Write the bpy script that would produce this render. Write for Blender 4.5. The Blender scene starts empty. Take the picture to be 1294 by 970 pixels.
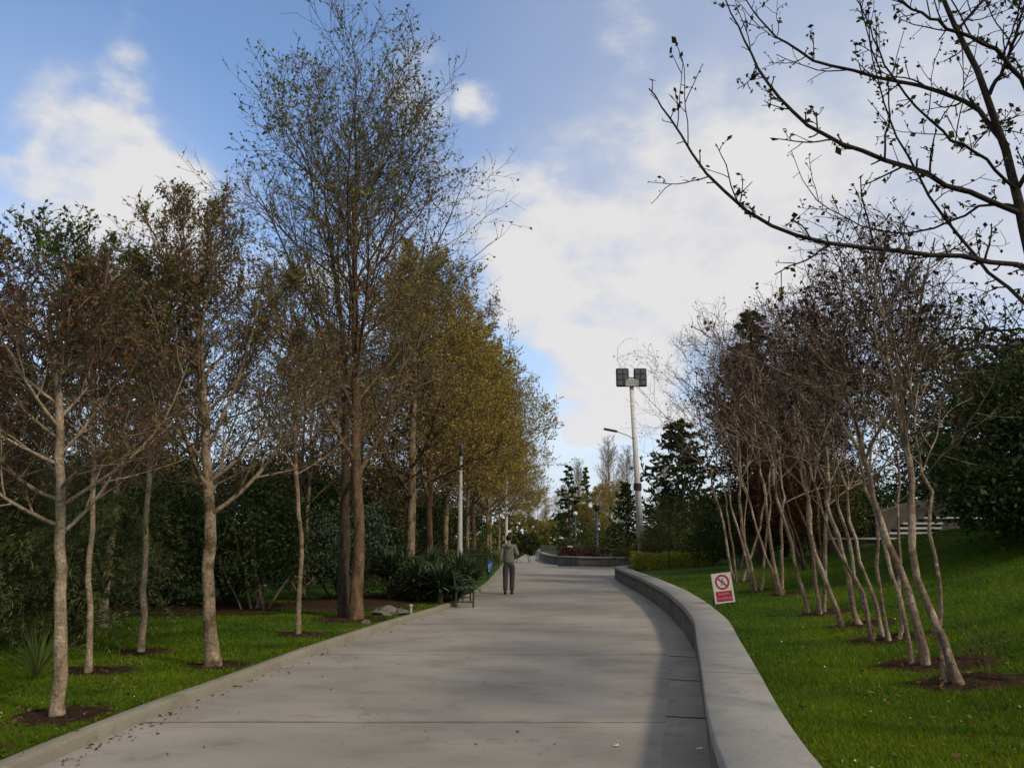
import bpy, bmesh, math, random
import numpy as np
from mathutils import Vector, Matrix
R = math.radians
sc = bpy.context.scene
COL = sc.collection

# ------------------------------------------------------------------ camera, sky, sun, exposure
PITCH = R(11.4); FOC = 980.0; EYE = 1.6
cam = bpy.data.cameras.new('camera'); cam.sensor_width = 36; cam.lens = 36 * FOC / 1294
cam.clip_start = .05; cam.clip_end = 3000
co = bpy.data.objects.new('camera', cam); COL.objects.link(co)
co.location = (0, 0, EYE); co.rotation_euler = (R(90) + PITCH, 0, 0); sc.camera = co

def ray(u, v):
    x = (u - 647) / FOC; y = (485 - v) / FOC
    return np.array([x, math.cos(PITCH) - y * math.sin(PITCH), math.sin(PITCH) + y * math.cos(PITCH)])
def at(u, v, Y):
    d = ray(u, v); return np.array([0, 0, EYE]) + d * (Y / d[1])
def gp(u, v, z=0):
    d = ray(u, v); return np.array([0, 0, EYE]) + d * ((z - EYE) / d[2])

SUN_EL, SUN_AZ = R(42), R(128)          # azimuth clockwise from +Y: over the right shoulder
w = bpy.data.worlds.new('World'); sc.world = w; w.use_nodes = True
nt = w.node_tree; nt.nodes.clear()
def N(t, tree=None, **k):
    n = (tree or nt).nodes.new(t)
    for a, b in k.items(): setattr(n, a, b)
    return n
L = nt.links.new
out = N('ShaderNodeOutputWorld'); bg = N('ShaderNodeBackground'); bg.inputs[1].default_value = .1
sky = N('ShaderNodeTexSky'); sky.sky_type = 'NISHITA'; sky.sun_disc = False
sky.sun_elevation = SUN_EL; sky.sun_rotation = SUN_AZ; sky.altitude = 1200; sky.air_density = 1.0; sky.dust_density = .6; sky.ozone_density = 1.6
tc = N('ShaderNodeTexCoord'); nrm = N('ShaderNodeVectorMath', operation='NORMALIZE'); L(tc.outputs['Generated'], nrm.inputs[0])
mp = N('ShaderNodeMapping'); mp.inputs['Scale'].default_value = (1, 1, 1.6); L(nrm.outputs[0], mp.inputs[0])
n1 = N('ShaderNodeTexNoise'); n1.inputs['Scale'].default_value = 6.5; n1.inputs['Detail'].default_value = 9; n1.inputs['Roughness'].default_value = .6; n1.inputs['Distortion'].default_value = .0
L(mp.outputs[0], n1.inputs['Vector'])
n2 = N('ShaderNodeTexNoise'); n2.inputs['Scale'].default_value = 1.7; n2.inputs['Detail'].default_value = 3; L(mp.outputs[0], n2.inputs['Vector'])
def math_(op, a, b=None, c=None):
    m = N('ShaderNodeMath', operation=op)
    for i, x in enumerate((a, b, c)):
        if x is None: continue
        if isinstance(x, (int, float)): m.inputs[i].default_value = x
        else: L(x, m.inputs[i])
    return m.outputs[0]
BLOBS = [(800, 275, 13, .85), (720, 350, 7, .6), (960, 240, 14, .32), (1180, 320, 18, .38), (1150, 60, 15, .15), (105, 150, 5, .66), (55, 225, 5.5, .5),
         (165, 225, 6, .75), (40, 310, 7, .62), (190, 300, 6, .4), (800, 35, 3.6, .8), (607, 128, 2.2, .85), (150, -5, 4, .42), (530, 105, 4.5, .5),
         (750, 480, 6, .75), (790, 540, 8, 1.0), (560, 330, 12, .45), (300, 420, 16, .6), (900, 420, 8, .5), (165, 95, 2.4, .6), (130, 215, 5, .5)]
tot = None
for u, v, o_, a_ in BLOBS:
    d = ray(u, v); d = d / np.linalg.norm(d)
    dp = N('ShaderNodeVectorMath', operation='DOT_PRODUCT'); dp.inputs[1].default_value = d; L(nrm.outputs[0], dp.inputs[0])
    mr = N('ShaderNodeMapRange', interpolation_type='SMOOTHSTEP')
    for i, x in ((1, math.cos(R(o_))), (2, math.cos(R(o_ * .12))), (3, 0), (4, a_)): mr.inputs[i].default_value = x
    L(dp.outputs['Value'], mr.inputs[0])
    tot = mr.outputs[0] if tot is None else math_('ADD', tot, mr.outputs[0])
sep = N('ShaderNodeSeparateXYZ'); L(nrm.outputs[0], sep.inputs[0])
back = N('ShaderNodeMapRange');  # cloud cover added behind the camera, unseen, to whiten the skylight
for i, x in ((1, .35), (2, -.3), (3, 0), (4, 1.15)): back.inputs[i].default_value = x
L(sep.outputs['Y'], back.inputs[0])
tot = math_('ADD', tot, back.outputs[0])
zen = N('ShaderNodeMapRange', interpolation_type='SMOOTHSTEP')  # cloud added overhead, above the view, so the skylight is less blue
for i, x in ((1, .66), (2, .86), (3, 0), (4, 1.15)): zen.inputs[i].default_value = x
L(sep.outputs['Z'], zen.inputs[0]); tot = math_('ADD', tot, zen.outputs[0])
tot = math_('MINIMUM', tot, 1.25)
nn = math_('MULTIPLY_ADD', n1.outputs['Fac'], 3.0, -1.62)
nn = math_('MULTIPLY_ADD', n2.outputs['Fac'], .8, math_('SUBTRACT', nn, .36))
tot = math_('MULTIPLY', tot, .80)
dens = math_('ADD', tot, math_('MULTIPLY', nn, math_('MINIMUM', math_('MULTIPLY', tot, 1.8), 1.0)))
cl = N('ShaderNodeMapRange', interpolation_type='SMOOTHSTEP')
for i, x in ((1, .22), (2, 1.0), (3, 0), (4, .96)): cl.inputs[i].default_value = x
L(dens, cl.inputs[0])
lowb = N('ShaderNodeMapRange', interpolation_type='SMOOTHSTEP')
for i, x in ((1, .40), (2, .0), (3, 0), (4, .85)): lowb.inputs[i].default_value = x
L(sep.outputs['Z'], lowb.inputs[0])
hz = None                              # thin high veil on the sunward side
for u, v, o_, a_ in ((1020, 130, 30, .46), (860, 320, 15, .28), (1250, 330, 22, .3), (60, 260, 14, .22)):
    d = ray(u, v); d = d / np.linalg.norm(d)
    dp = N('ShaderNodeVectorMath', operation='DOT_PRODUCT'); dp.inputs[1].default_value = d; L(nrm.outputs[0], dp.inputs[0])
    mr = N('ShaderNodeMapRange', interpolation_type='SMOOTHSTEP')
    for i, x in ((1, math.cos(R(o_))), (2, 1.0), (3, 0), (4, a_)): mr.inputs[i].default_value = x
    L(dp.outputs['Value'], mr.inputs[0]); hz = mr.outputs[0] if hz is None else math_('ADD', hz, mr.outputs[0])
hz = math_('MULTIPLY', math_('MINIMUM', hz, .8), math_('MULTIPLY_ADD', n2.outputs['Fac'], .9, .5))
inv = math_('MULTIPLY', math_('SUBTRACT', 1.0, cl.outputs[0]), math_('SUBTRACT', 1.0, hz))
fac = math_('MAXIMUM', math_('SUBTRACT', 1.0, inv), lowb.outputs[0])
ccol = N('ShaderNodeMixRGB'); ccol.inputs[1].default_value = (5.6, 5.95, 6.8, 1); ccol.inputs[2].default_value = (7.9, 7.75, 7.75, 1)
L(dens, ccol.inputs[0])
skm = N('ShaderNodeMixRGB', blend_type='MULTIPLY'); skm.inputs[0].default_value = 1; skm.inputs[2].default_value = (2.25, 2.3, 2.35, 1)
L(sky.outputs[0], skm.inputs[1])
mx = N('ShaderNodeMixRGB'); L(fac, mx.inputs[0]); L(skm.outputs[0], mx.inputs[1]); L(ccol.outputs[0], mx.inputs[2])
L(mx.outputs[0], bg.inputs[0]); L(bg.outputs[0], out.inputs[0])

sl = bpy.data.lights.new('sun', 'SUN'); sl.energy = 2.9; sl.angle = R(7); sl.color = (1, .86, .66)
so = bpy.data.objects.new('sun', sl); COL.objects.link(so)
sd = Vector((math.sin(SUN_AZ) * math.cos(SUN_EL), math.cos(SUN_AZ) * math.cos(SUN_EL), math.sin(SUN_EL)))
so.rotation_euler = sd.to_track_quat('Z', 'Y').to_euler(); so.location = sd * 60
sc.view_settings.view_transform = 'Standard'; sc.view_settings.look = 'None'; sc.view_settings.gamma = 1
sc.view_settings.use_curve_mapping = False; sc.view_settings.exposure = 0
sc.render.engine = 'CYCLES'; sc.cycles.max_bounces = 6; sc.cycles.diffuse_bounces = 3; sc.cycles.transmission_bounces = 3; sc.cycles.use_denoising = True

# ------------------------------------------------------------------ materials
def mat(name):
    m = bpy.data.materials.new(name); m.use_nodes = True; t = m.node_tree; t.nodes.clear()
    o = t.nodes.new('ShaderNodeOutputMaterial'); return m, t, o
def ramp(t, src, stops, interp='LINEAR'):
    r = t.nodes.new('ShaderNodeValToRGB'); r.color_ramp.interpolation = interp
    e = r.color_ramp.elements
    while len(e) < len(stops): e.new(.5)
    for i, (p, c) in enumerate(stops): e[i].position = p; e[i].color = (*c, 1)
    t.links.new(src, r.inputs[0]); return r.outputs[0]
def noise(t, scale, detail=4, rough=.55, coord='Object', vec=None, stretch=None):
    n = t.nodes.new('ShaderNodeTexNoise'); n.inputs['Scale'].default_value = scale; n.inputs['Detail'].default_value = detail; n.inputs['Roughness'].default_value = rough
    if vec is None:
        c = t.nodes.new('ShaderNodeTexCoord'); vec = c.outputs[coord]
    if stretch:
        m = t.nodes.new('ShaderNodeMapping'); m.inputs['Scale'].default_value = stretch; t.links.new(vec, m.inputs[0]); vec = m.outputs[0]
    t.links.new(vec, n.inputs['Vector']); return n.outputs['Fac']
def mixc(t, f, a, b, mode='MIX'):
    m = t.nodes.new('ShaderNodeMixRGB'); m.blend_type = mode
    for i, x in enumerate((f, a, b)):
        if isinstance(x, tuple): m.inputs[i].default_value = (*x, 1)
        elif isinstance(x, (int, float)): m.inputs[i].default_value = x
        else: t.links.new(x, m.inputs[i])
    return m.outputs[0]
def principled(t, o, col, rough=.8, metal=0, bump=None, bstr=.3, bdist=.01, spec=.3):
    p = t.nodes.new('ShaderNodeBsdfPrincipled')
    if isinstance(col, tuple): p.inputs['Base Color'].default_value = (*col, 1)
    else: t.links.new(col, p.inputs['Base Color'])
    if isinstance(rough, (int, float)): p.inputs['Roughness'].default_value = rough
    else: t.links.new(rough, p.inputs['Roughness'])
    p.inputs['Metallic'].default_value = metal; p.inputs['Specular IOR Level'].default_value = spec
    if bump is not None:
        b = t.nodes.new('ShaderNodeBump'); b.inputs['Strength'].default_value = bstr; b.inputs['Distance'].default_value = bdist
        t.links.new(bump, b.inputs['Height']); t.links.new(b.outputs[0], p.inputs['Normal'])
    t.links.new(p.outputs[0], o.inputs[0]); return p
def leaf_mat(name, stops, trans=.3, patch=None):
    m, t, o = mat(name)
    g = t.nodes.new('ShaderNodeNewGeometry')
    c = ramp(t, g.outputs['Random Per Island'], stops)
    if patch: c = mixc(t, .75, c, ramp(t, noise(t, patch, 4, .6), [(.36, (.20, .26, .3)), (.5, (.5, .5, .5)), (.64, (.76, .68, .5))]), 'OVERLAY')
    d = t.nodes.new('ShaderNodeBsdfDiffuse'); tr = t.nodes.new('ShaderNodeBsdfTranslucent'); mx = t.nodes.new('ShaderNodeMixShader')
    t.links.new(c, d.inputs[0]); t.links.new(c, tr.inputs[0]); mx.inputs[0].default_value = trans
    t.links.new(d.outputs[0], mx.inputs[1]); t.links.new(tr.outputs[0], mx.inputs[2]); t.links.new(mx.outputs[0], o.inputs[0]); return m
def bark_mat(name, a, b, sc_=9, patch=None):
    m, t, o = mat(name)
    f = noise(t, sc_, 5, .6, stretch=(1, 1, .35)); c = ramp(t, f, [(.32, a), (.68, b)])
    if patch:
        f2 = noise(t, 5, 3, .5, stretch=(1, 1, .8)); g = ramp(t, f2, [(.52, (0, 0, 0)), (.60, (1, 1, 1))]); c = mixc(t, g, c, patch)
    fine = noise(t, 40, 4, .6, stretch=(1, 1, .5)); len_ = noise(t, 16, 4, .7, stretch=(1, 1, 2.6))
    c = mixc(t, .8, c, ramp(t, len_, [(.3, (.22, .21, .2)), (.5, (.5, .5, .5)), (.7, (.68, .67, .65))]), 'OVERLAY'); c = mixc(t, .5, c, ramp(t, fine, [(.35, (.3, .3, .3)), (.65, (.65, .65, .65))]), 'OVERLAY')
    principled(t, o, c, .9, bump=fine, bstr=.9, bdist=.03, spec=.05); return m
def paint_mat(name, col, rough=.5, metal=0, var=.25, scale=6):
    m, t, o = mat(name)
    f = noise(t, scale, 5, .6); c = ramp(t, f, [(.3, tuple(x * (1 - var) for x in col)), (.7, col)])
    principled(t, o, c, rough, metal); return m

M = {}
# concrete of the path: broad patches, fine grain, stains and transverse joints (marks of its own)
m, t, o = mat('path_concrete')
tcn = t.nodes.new('ShaderNodeTexCoord').outputs['Object']
big = noise(t, .35, 4, .55, vec=tcn); mid = noise(t, 1.6, 5, .6, vec=tcn, stretch=(.5, 1, 1)); fine = noise(t, 60, 3, .6, vec=tcn)
c = ramp(t, big, [(.3, (.180, .167, .145)), (.5, (.226, .208, .178)), (.72, (.268, .246, .216))])
c = mixc(t, .55, c, ramp(t, mid, [(.3, (.30, .29, .27)), (.5, (.5, .5, .5)), (.72, (.62, .60, .60))]), 'OVERLAY')
c = mixc(t, .5, c, ramp(t, fine, [(.3, (.40, .40, .40)), (.7, (.6, .6, .6))]), 'OVERLAY')
st = noise(t, 2.3, 6, .7, vec=tcn); c = mixc(t, ramp(t, st, [(.56, (0, 0, 0)), (.74, (.62, .62, .62))]), c, (.115, .10, .085))
sp = t.nodes.new('ShaderNodeSeparateXYZ'); t.links.new(tcn, sp.inputs[0])
wob = noise(t, 1.1, 6, .7, vec=tcn); 
def tm(op, a, b=None):
    n = t.nodes.new('ShaderNodeMath'); n.operation = op
    for i, x in enumerate((a, b)):
        if x is None: continue
        if isinstance(x, (int, float)): n.inputs[i].default_value = x
        else: t.links.new(x, n.inputs[i])
    return n.outputs[0]
yy = tm('ADD', sp.outputs['Y'], tm('MULTIPLY', wob, .09))
fr = tm('ABSOLUTE', tm('SUBTRACT', tm('FRACT', tm('DIVIDE', tm('SUBTRACT', yy, 7.48 - 2.1), 4.2)), .5))
gap = noise(t, 1.9, 4, .7, vec=tcn, stretch=(1, .05, 1))
jw = tm('MULTIPLY', tm('SUBTRACT', gap, .25), .034)
jl = t.nodes.new('ShaderNodeMapRange'); t.links.new(fr, jl.inputs[0]); t.links.new(jw, jl.inputs[1])
jl.inputs[2].default_value = 0; jl.inputs[3].default_value = 0; jl.inputs[4].default_value = .9
c = mixc(t, jl.outputs[0], c, (.055, .05, .045))
vo = t.nodes.new('ShaderNodeTexVoronoi'); vo.feature = 'DISTANCE_TO_EDGE'; vo.inputs['Scale'].default_value = .42
ad = t.nodes.new('ShaderNodeVectorMath'); ad.operation = 'ADD'; nz = t.nodes.new('ShaderNodeTexNoise'); nz.inputs['Scale'].default_value = 2.2; nz.inputs['Detail'].default_value = 6; t.links.new(tcn, nz.inputs['Vector'])
t.links.new(tcn, ad.inputs[0]); t.links.new(nz.outputs['Color'], ad.inputs[1]); t.links.new(ad.outputs[0], vo.inputs['Vector'])
ck = ramp(t, vo.outputs['Distance'], [(0, (1, 1, 1)), (.0065, (0, 0, 0))]); ckm = ramp(t, noise(t, .5, 3, .6, vec=tcn), [(.48, (0, 0, 0)), (.6, (.75, .75, .75))])
c = mixc(t, mixc(t, 1.0, ck, ckm, 'MULTIPLY'), c, (.075, .066, .056))
gritn = noise(t, 210, 2, .5, vec=tcn); c = mixc(t, .45, c, ramp(t, gritn, [(.32, (.25, .25, .25)), (.5, (.5, .5, .5)), (.68, (.75, .75, .75))]), 'OVERLAY')
principled(t, o, c, .8, bump=fine, bstr=.25, bdist=.004, spec=.25); M['path'] = m

def concrete(name, a, b, stain=(.12, .11, .1), amt=.5, dark=.6, bstr=.35, streak=False, moss=False):
    m, t, o = mat(name)
    f = noise(t, 1.2, 6, .62); g = noise(t, 55, 3, .6); s = noise(t, 3.2, 6, .72)
    c = ramp(t, f, [(.3, a), (.7, b)])
    c = mixc(t, .55, c, ramp(t, g, [(.3, (.38, .38, .38)), (.7, (.62, .62, .62))]), 'OVERLAY')
    c = mixc(t, ramp(t, s, [(dark, (0, 0, 0)), (dark + .2, (amt, amt, amt))]), c, stain)
    if streak: c = mixc(t, ramp(t, noise(t, 7, 4, .6, stretch=(1, 1, .08)), [(.45, (0, 0, 0)), (.7, (.7, .7, .7))]), c, (.03, .028, .02))
    if moss: c = mixc(t, ramp(t, noise(t, 2.6, 6, .75), [(.6, (0, 0, 0)), (.75, (.55, .55, .55))]), c, (.06, .065, .022))
    principled(t, o, c, .85, bump=g, bstr=bstr, bdist=.006, spec=.2); return m
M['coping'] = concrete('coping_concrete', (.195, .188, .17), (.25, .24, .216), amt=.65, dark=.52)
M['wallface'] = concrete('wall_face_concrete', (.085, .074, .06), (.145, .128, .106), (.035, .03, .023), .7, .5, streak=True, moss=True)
M['gutter'] = concrete('gutter_concrete', (.17, .155, .134), (.25, .226, .196), (.045, .042, .036), .6, .55, moss=True)
M['kerb'] = concrete('kerb_concrete', (.16, .145, .105), (.225, .205, .155), (.12, .115, .06), .6, .55, moss=True)
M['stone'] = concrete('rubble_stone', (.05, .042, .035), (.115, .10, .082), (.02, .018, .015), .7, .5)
M['step'] = concrete('step_stone', (.36, .35, .33), (.46, .45, .43), amt=.3)

def lawn_mat(name, stops):
    m, t, o = mat(name)
    f = noise(t, .55, 5, .6); g = noise(t, 14, 4, .65); h = noise(t, 70, 3, .7)
    c = ramp(t, f, stops); c = mixc(t, .7, c, ramp(t, g, [(.3, (.3, .3, .3)), (.7, (.65, .65, .6))]), 'OVERLAY')
    c = mixc(t, .6, c, ramp(t, h, [(.3, (.25, .25, .25)), (.7, (.7, .7, .7))]), 'OVERLAY')
    principled(t, o, c, .9, bump=h, bstr=.8, bdist=.04, spec=.08); return m
M['lawn'] = lawn_mat('lawn_turf', [(.3, (.026, .062, .006)), (.55, (.042, .088, .009)), (.75, (.070, .105, .014))])
M['grass'] = leaf_mat('grass_blades', [(0, (.050, .100, .006)), (.5, (.092, .152, .010)), (.9, (.140, .182, .020)), (1, (.20, .19, .07))], .38, .7)
m, t, o = mat('bed_soil'); f = noise(t, 7, 6, .7); h = noise(t, 40, 4, .7)
c = ramp(t, f, [(.3, (.022, .014, .008)), (.55, (.045, .027, .015)), (.75, (.085, .05, .028))]); c = mixc(t, .5, c, ramp(t, h, [(.3, (.3, .3, .3)), (.7, (.7, .7, .7))]), 'OVERLAY')
principled(t, o, c, .95, bump=h, bstr=1, bdist=.04, spec=.05); M['soil'] = m
m, t, o = mat('far_ground'); f = noise(t, .2, 6, .6); principled(t, o, ramp(t, f, [(.3, (.02, .03, .008)), (.7, (.045, .05, .018))]), .95, spec=.05); M['ground'] = m
M['litter'] = leaf_mat('dry_leaf', [(0, (.05, .028, .014)), (.5, (.09, .05, .024)), (1, (.15, .10, .05))], .1)
M['speck'] = leaf_mat('daisy', [(0, (.22, .2, .12)), (.7, (.45, .43, .36)), (1, (.4, .3, .15))], .1)

M['bark_pale'] = bark_mat('pale_bark', (0.155, 0.116, 0.074), (0.364, 0.287, 0.194), 9, (0.202, 0.163, 0.109))
M['bark_plane'] = bark_mat('plane_bark', (0.130, 0.098, 0.061), (0.305, 0.234, 0.156), 7, (0.098, 0.072, 0.044))
M['bark_big'] = bark_mat('rough_bark', (.045, .03, .018), (.19, .125, .075), 8)
M['bark_dark'] = bark_mat('dark_bark', (.035, .026, .02), (.085, .063, .046), 10)
M['bark_myrtle'] = bark_mat('smooth_mottled_bark', (0.115, 0.081, 0.054), (0.257, 0.196, 0.135), 8, (0.338, 0.270, 0.196))
M['twig_brown'] = bark_mat('twig_brown', (0.068, 0.046, 0.030), (0.135, 0.095, 0.065), 3)
M['twig_purple'] = bark_mat('twig_purple', (0.039, 0.025, 0.022), (0.081, 0.054, 0.045), 3)
M['twig_grey'] = bark_mat('twig_grey', (0.098, 0.078, 0.053), (0.182, 0.147, 0.101), 3)
M['twig_dark'] = bark_mat('twig_dark', (.022, .017, .014), (.05, .04, .032), 3)

M['lf_bud'] = leaf_mat('bud_leaves', [(0, (0.100, 0.081, 0.032)), (.35, (0.124, 0.135, 0.035)), (.75, (0.171, 0.171, 0.049)), (1, (0.265, 0.243, 0.059))], .3)
M['lf_olive'] = leaf_mat('olive_blossom', [(0, (.25, .165, .034)), (.4, (.40, .30, .056)), (.8, (.47, .38, .08)), (1, (.52, .45, .12))], .45)
M['lf_brown'] = leaf_mat('brown_and_green_leaves', [(0, (.18, .09, .05)), (.38, (.26, .15, .085)), (.5, (.21, .15, .06)), (.62, (.15, .17, .04)), (1, (.21, .25, .05))], .42)
M['lf_red'] = leaf_mat('reddish_leaves', [(0, (.13, .055, .038)), (.45, (.20, .10, .07)), (.68, (.16, .10, .045)), (.82, (.09, .12, .03)), (1, (.14, .19, .04))], .42)
M['lf_green'] = leaf_mat('fresh_green_leaves', [(0, (0.039, 0.072, 0.013)), (.5, (0.066, 0.110, 0.020)), (1, (0.121, 0.165, 0.033))], .35)
M['lf_ever'] = leaf_mat('dark_evergreen_leaves', [(0, (0.020, 0.034, 0.014)), (.5, (0.037, 0.058, 0.020)), (.9, (0.060, 0.078, 0.031)), (1, (0.093, 0.102, 0.041))], .1)
M['lf_blue'] = leaf_mat('grey_green_leaves', [(0, (0.028, 0.045, 0.028)), (.6, (0.050, 0.073, 0.048)), (1, (0.091, 0.112, 0.077))], .12)
M['lf_everolive'] = leaf_mat('olive_evergreen_leaves', [(0, (0.051, 0.060, 0.014)), (.5, (0.093, 0.093, 0.020)), (1, (0.170, 0.145, 0.031))], .2)
M['lf_plum'] = leaf_mat('plum_leaves', [(0, (0.036, 0.016, 0.017)), (.6, (0.062, 0.026, 0.026)), (1, (0.096, 0.043, 0.038))], .25)
M['lf_hedge'] = leaf_mat('golden_hedge_leaves', [(0, (0.134, 0.164, 0.020)), (.5, (0.251, 0.270, 0.031)), (1, (0.405, 0.385, 0.057))], .25)
M['lf_rust'] = leaf_mat('rusty_leaves', [(0, (.08, .025, .012)), (.6, (.15, .05, .022)), (1, (.20, .09, .03))], .2)
M['lf_willow'] = leaf_mat('feathery_green', [(0, (0.065, 0.091, 0.030)), (.5, (0.106, 0.143, 0.041)), (1, (0.204, 0.225, 0.065))], .25)
M['lf_yucca'] = leaf_mat('sword_leaves', [(0, (0.022, 0.039, 0.020)), (.6, (0.049, 0.073, 0.039)), (1, (0.119, 0.140, 0.087))], .08)
M['lf_pod'] = leaf_mat('seed_pods', [(0, (.035, .022, .018)), (1, (.075, .05, .04))], .1)

M['white_metal'] = paint_mat('pale_painted_steel', (.36, .35, .32), .5)
M['mast'] = paint_mat('galvanised_mast', (.55, .53, .50), .5)
M['dark_metal'] = paint_mat('dark_metal', (.035, .035, .037), .5)
M['green_metal'] = paint_mat('green_paint', (.035, .05, .036), .5)
M['green_wood'] = paint_mat('green_slats', (.05, .065, .04), .7)
M['blue'] = paint_mat('blue_plastic', (.022, .065, .20), .5)
M['blue_pole'] = paint_mat('blue_green_pole', (.02, .07, .095), .5)
M['globe'] = paint_mat('opal_glass', (.6, .58, .52), .25, var=.08)
M['lamp_glass'] = paint_mat('lamp_glass', (.09, .095, .10), .15)
M['sign_white'] = paint_mat('sign_white', (.50, .48, .455), .5, var=.22, scale=12)
M['sign_red'] = paint_mat('sign_red', (.30, .022, .04), .5, var=.2, scale=14)
M['sign_dark'] = paint_mat('sign_dark', (.06, .02, .03), .5)
M['rock'] = concrete('pale_rock', (.085, .075, .06), (.15, .135, .11))
M['skin'] = paint_mat('skin', (.36, .21, .14), .6, var=.1)
M['hair'] = paint_mat('hair', (.010, .009, .009), .6)
M['jacket'] = paint_mat('grey_jacket', (.165, .165, .125), .85, var=.3, scale=9)
M['jacket_dark'] = paint_mat('dark_jacket', (.04, .042, .036), .85, var=.3, scale=9)
M['trousers'] = paint_mat('trousers', (.062, .05, .048), .9, var=.25, scale=9)
M['shoe'] = paint_mat('shoe', (.012, .011, .011), .6)
M['strap'] = paint_mat('strap', (.20, .20, .19), .8)

# ------------------------------------------------------------------ mesh helpers
def link(name, verts, faces, m, parent=None, smooth=False):
    me = bpy.data.meshes.new(name)
    verts = np.asarray(verts, dtype=np.float32); 
    if isinstance(faces, np.ndarray):
        k = faces.shape[1]; nf = len(faces)
        me.vertices.add(len(verts)); me.vertices.foreach_set('co', verts.ravel())
        me.loops.add(nf * k); me.loops.foreach_set('vertex_index', faces.astype(np.int32).ravel())
        me.polygons.add(nf); me.polygons.foreach_set('loop_start', np.arange(0, nf * k, k, dtype=np.int32))
        me.update(calc_edges=True); me.validate()
    else:
        me.from_pydata([tuple(map(float, v)) for v in verts], [], faces)
    if smooth: me.polygons.foreach_set('use_smooth', np.ones(len(me.polygons), dtype=bool))
    for x in (m if isinstance(m, (list, tuple)) else [m]): me.materials.append(x)
    ob = bpy.data.objects.new(name, me); COL.objects.link(ob)
    if parent is not None: ob.parent = parent
    return ob
def tag(o, label=None, cat=None, group=None, kind=None):
    if label: o['label'] = label
    if cat: o['category'] = cat
    if group: o['group'] = group
    if kind: o['kind'] = kind
    return o
def empty(name, loc, label, cat, group=None, rz=0):
    o = bpy.data.objects.new(name, None); COL.objects.link(o); o.location = tuple(map(float, loc)); o.rotation_euler.z = rz
    return tag(o, label, cat, group)
def copy_tree(o, parent=None):
    c = o.copy(); COL.objects.link(c)
    if parent is not None: c.parent = parent
    for ch in list(o.children): copy_tree(ch, c)
    return c
class MB:
    """collects boxes, tubes and lathes into one mesh"""
    def __init__(s): s.b = bmesh.new()
    def box(s, c, size, rot=None, bev=0):
        r = bmesh.ops.create_cube(s.b, size=1)
        mt = Matrix.Translation(c) @ (rot.to_4x4() if rot is not None else Matrix()) @ Matrix.Diagonal((*size, 1))
        bmesh.ops.transform(s.b, matrix=mt, verts=r['verts'])
        if bev:
            es = list({e for v in r['verts'] for e in v.link_edges}); bmesh.ops.bevel(s.b, geom=es, offset=bev, segments=2, affect='EDGES')
        return s
    def tube(s, pts, rad, n=12, cap=True):
        pts = [Vector(p) for p in pts]
        if not isinstance(rad, (list, tuple)): rad = [rad] * len(pts)
        rings = []
        for i, p in enumerate(pts):
            d = (pts[min(i + 1, len(pts) - 1)] - pts[max(i - 1, 0)]).normalized()
            a = d.cross(Vector((0, 1, 0)) if abs(d.y) < .9 else Vector((1, 0, 0))).normalized(); b2 = d.cross(a)
            rings.append([s.b.verts.new(p + (a * math.cos(2 * math.pi * k / n) + b2 * math.sin(2 * math.pi * k / n)) * rad[i]) for k in range(n)])
        for q, r in zip(rings, rings[1:]):
            for k in range(n): s.b.faces.new((q[k], q[(k + 1) % n], r[(k + 1) % n], r[k]))
        if cap: s.b.faces.new(rings[0][::-1]); s.b.faces.new(rings[-1])
        return s
    def ball(s, c, r, sx=1, sy=1, sz=1, n=16):
        q = bmesh.ops.create_uvsphere(s.b, u_segments=n, v_segments=n // 2 + 2, radius=r)
        bmesh.ops.transform(s.b, matrix=Matrix.Translation(c) @ Matrix.Diagonal((sx, sy, sz, 1)), verts=q['verts']); return s
    def done(s, name, m, parent=None, smooth=False):
        bmesh.ops.recalc_face_normals(s.b, faces=s.b.faces)
        me = bpy.data.meshes.new(name); s.b.to_mesh(me); s.b.free()
        if smooth: me.polygons.foreach_set('use_smooth', np.ones(len(me.polygons), dtype=bool))
        me.materials.append(m); ob = bpy.data.objects.new(name, me); COL.objects.link(ob)
        if parent is not None: ob.parent = parent
        return ob

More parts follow.
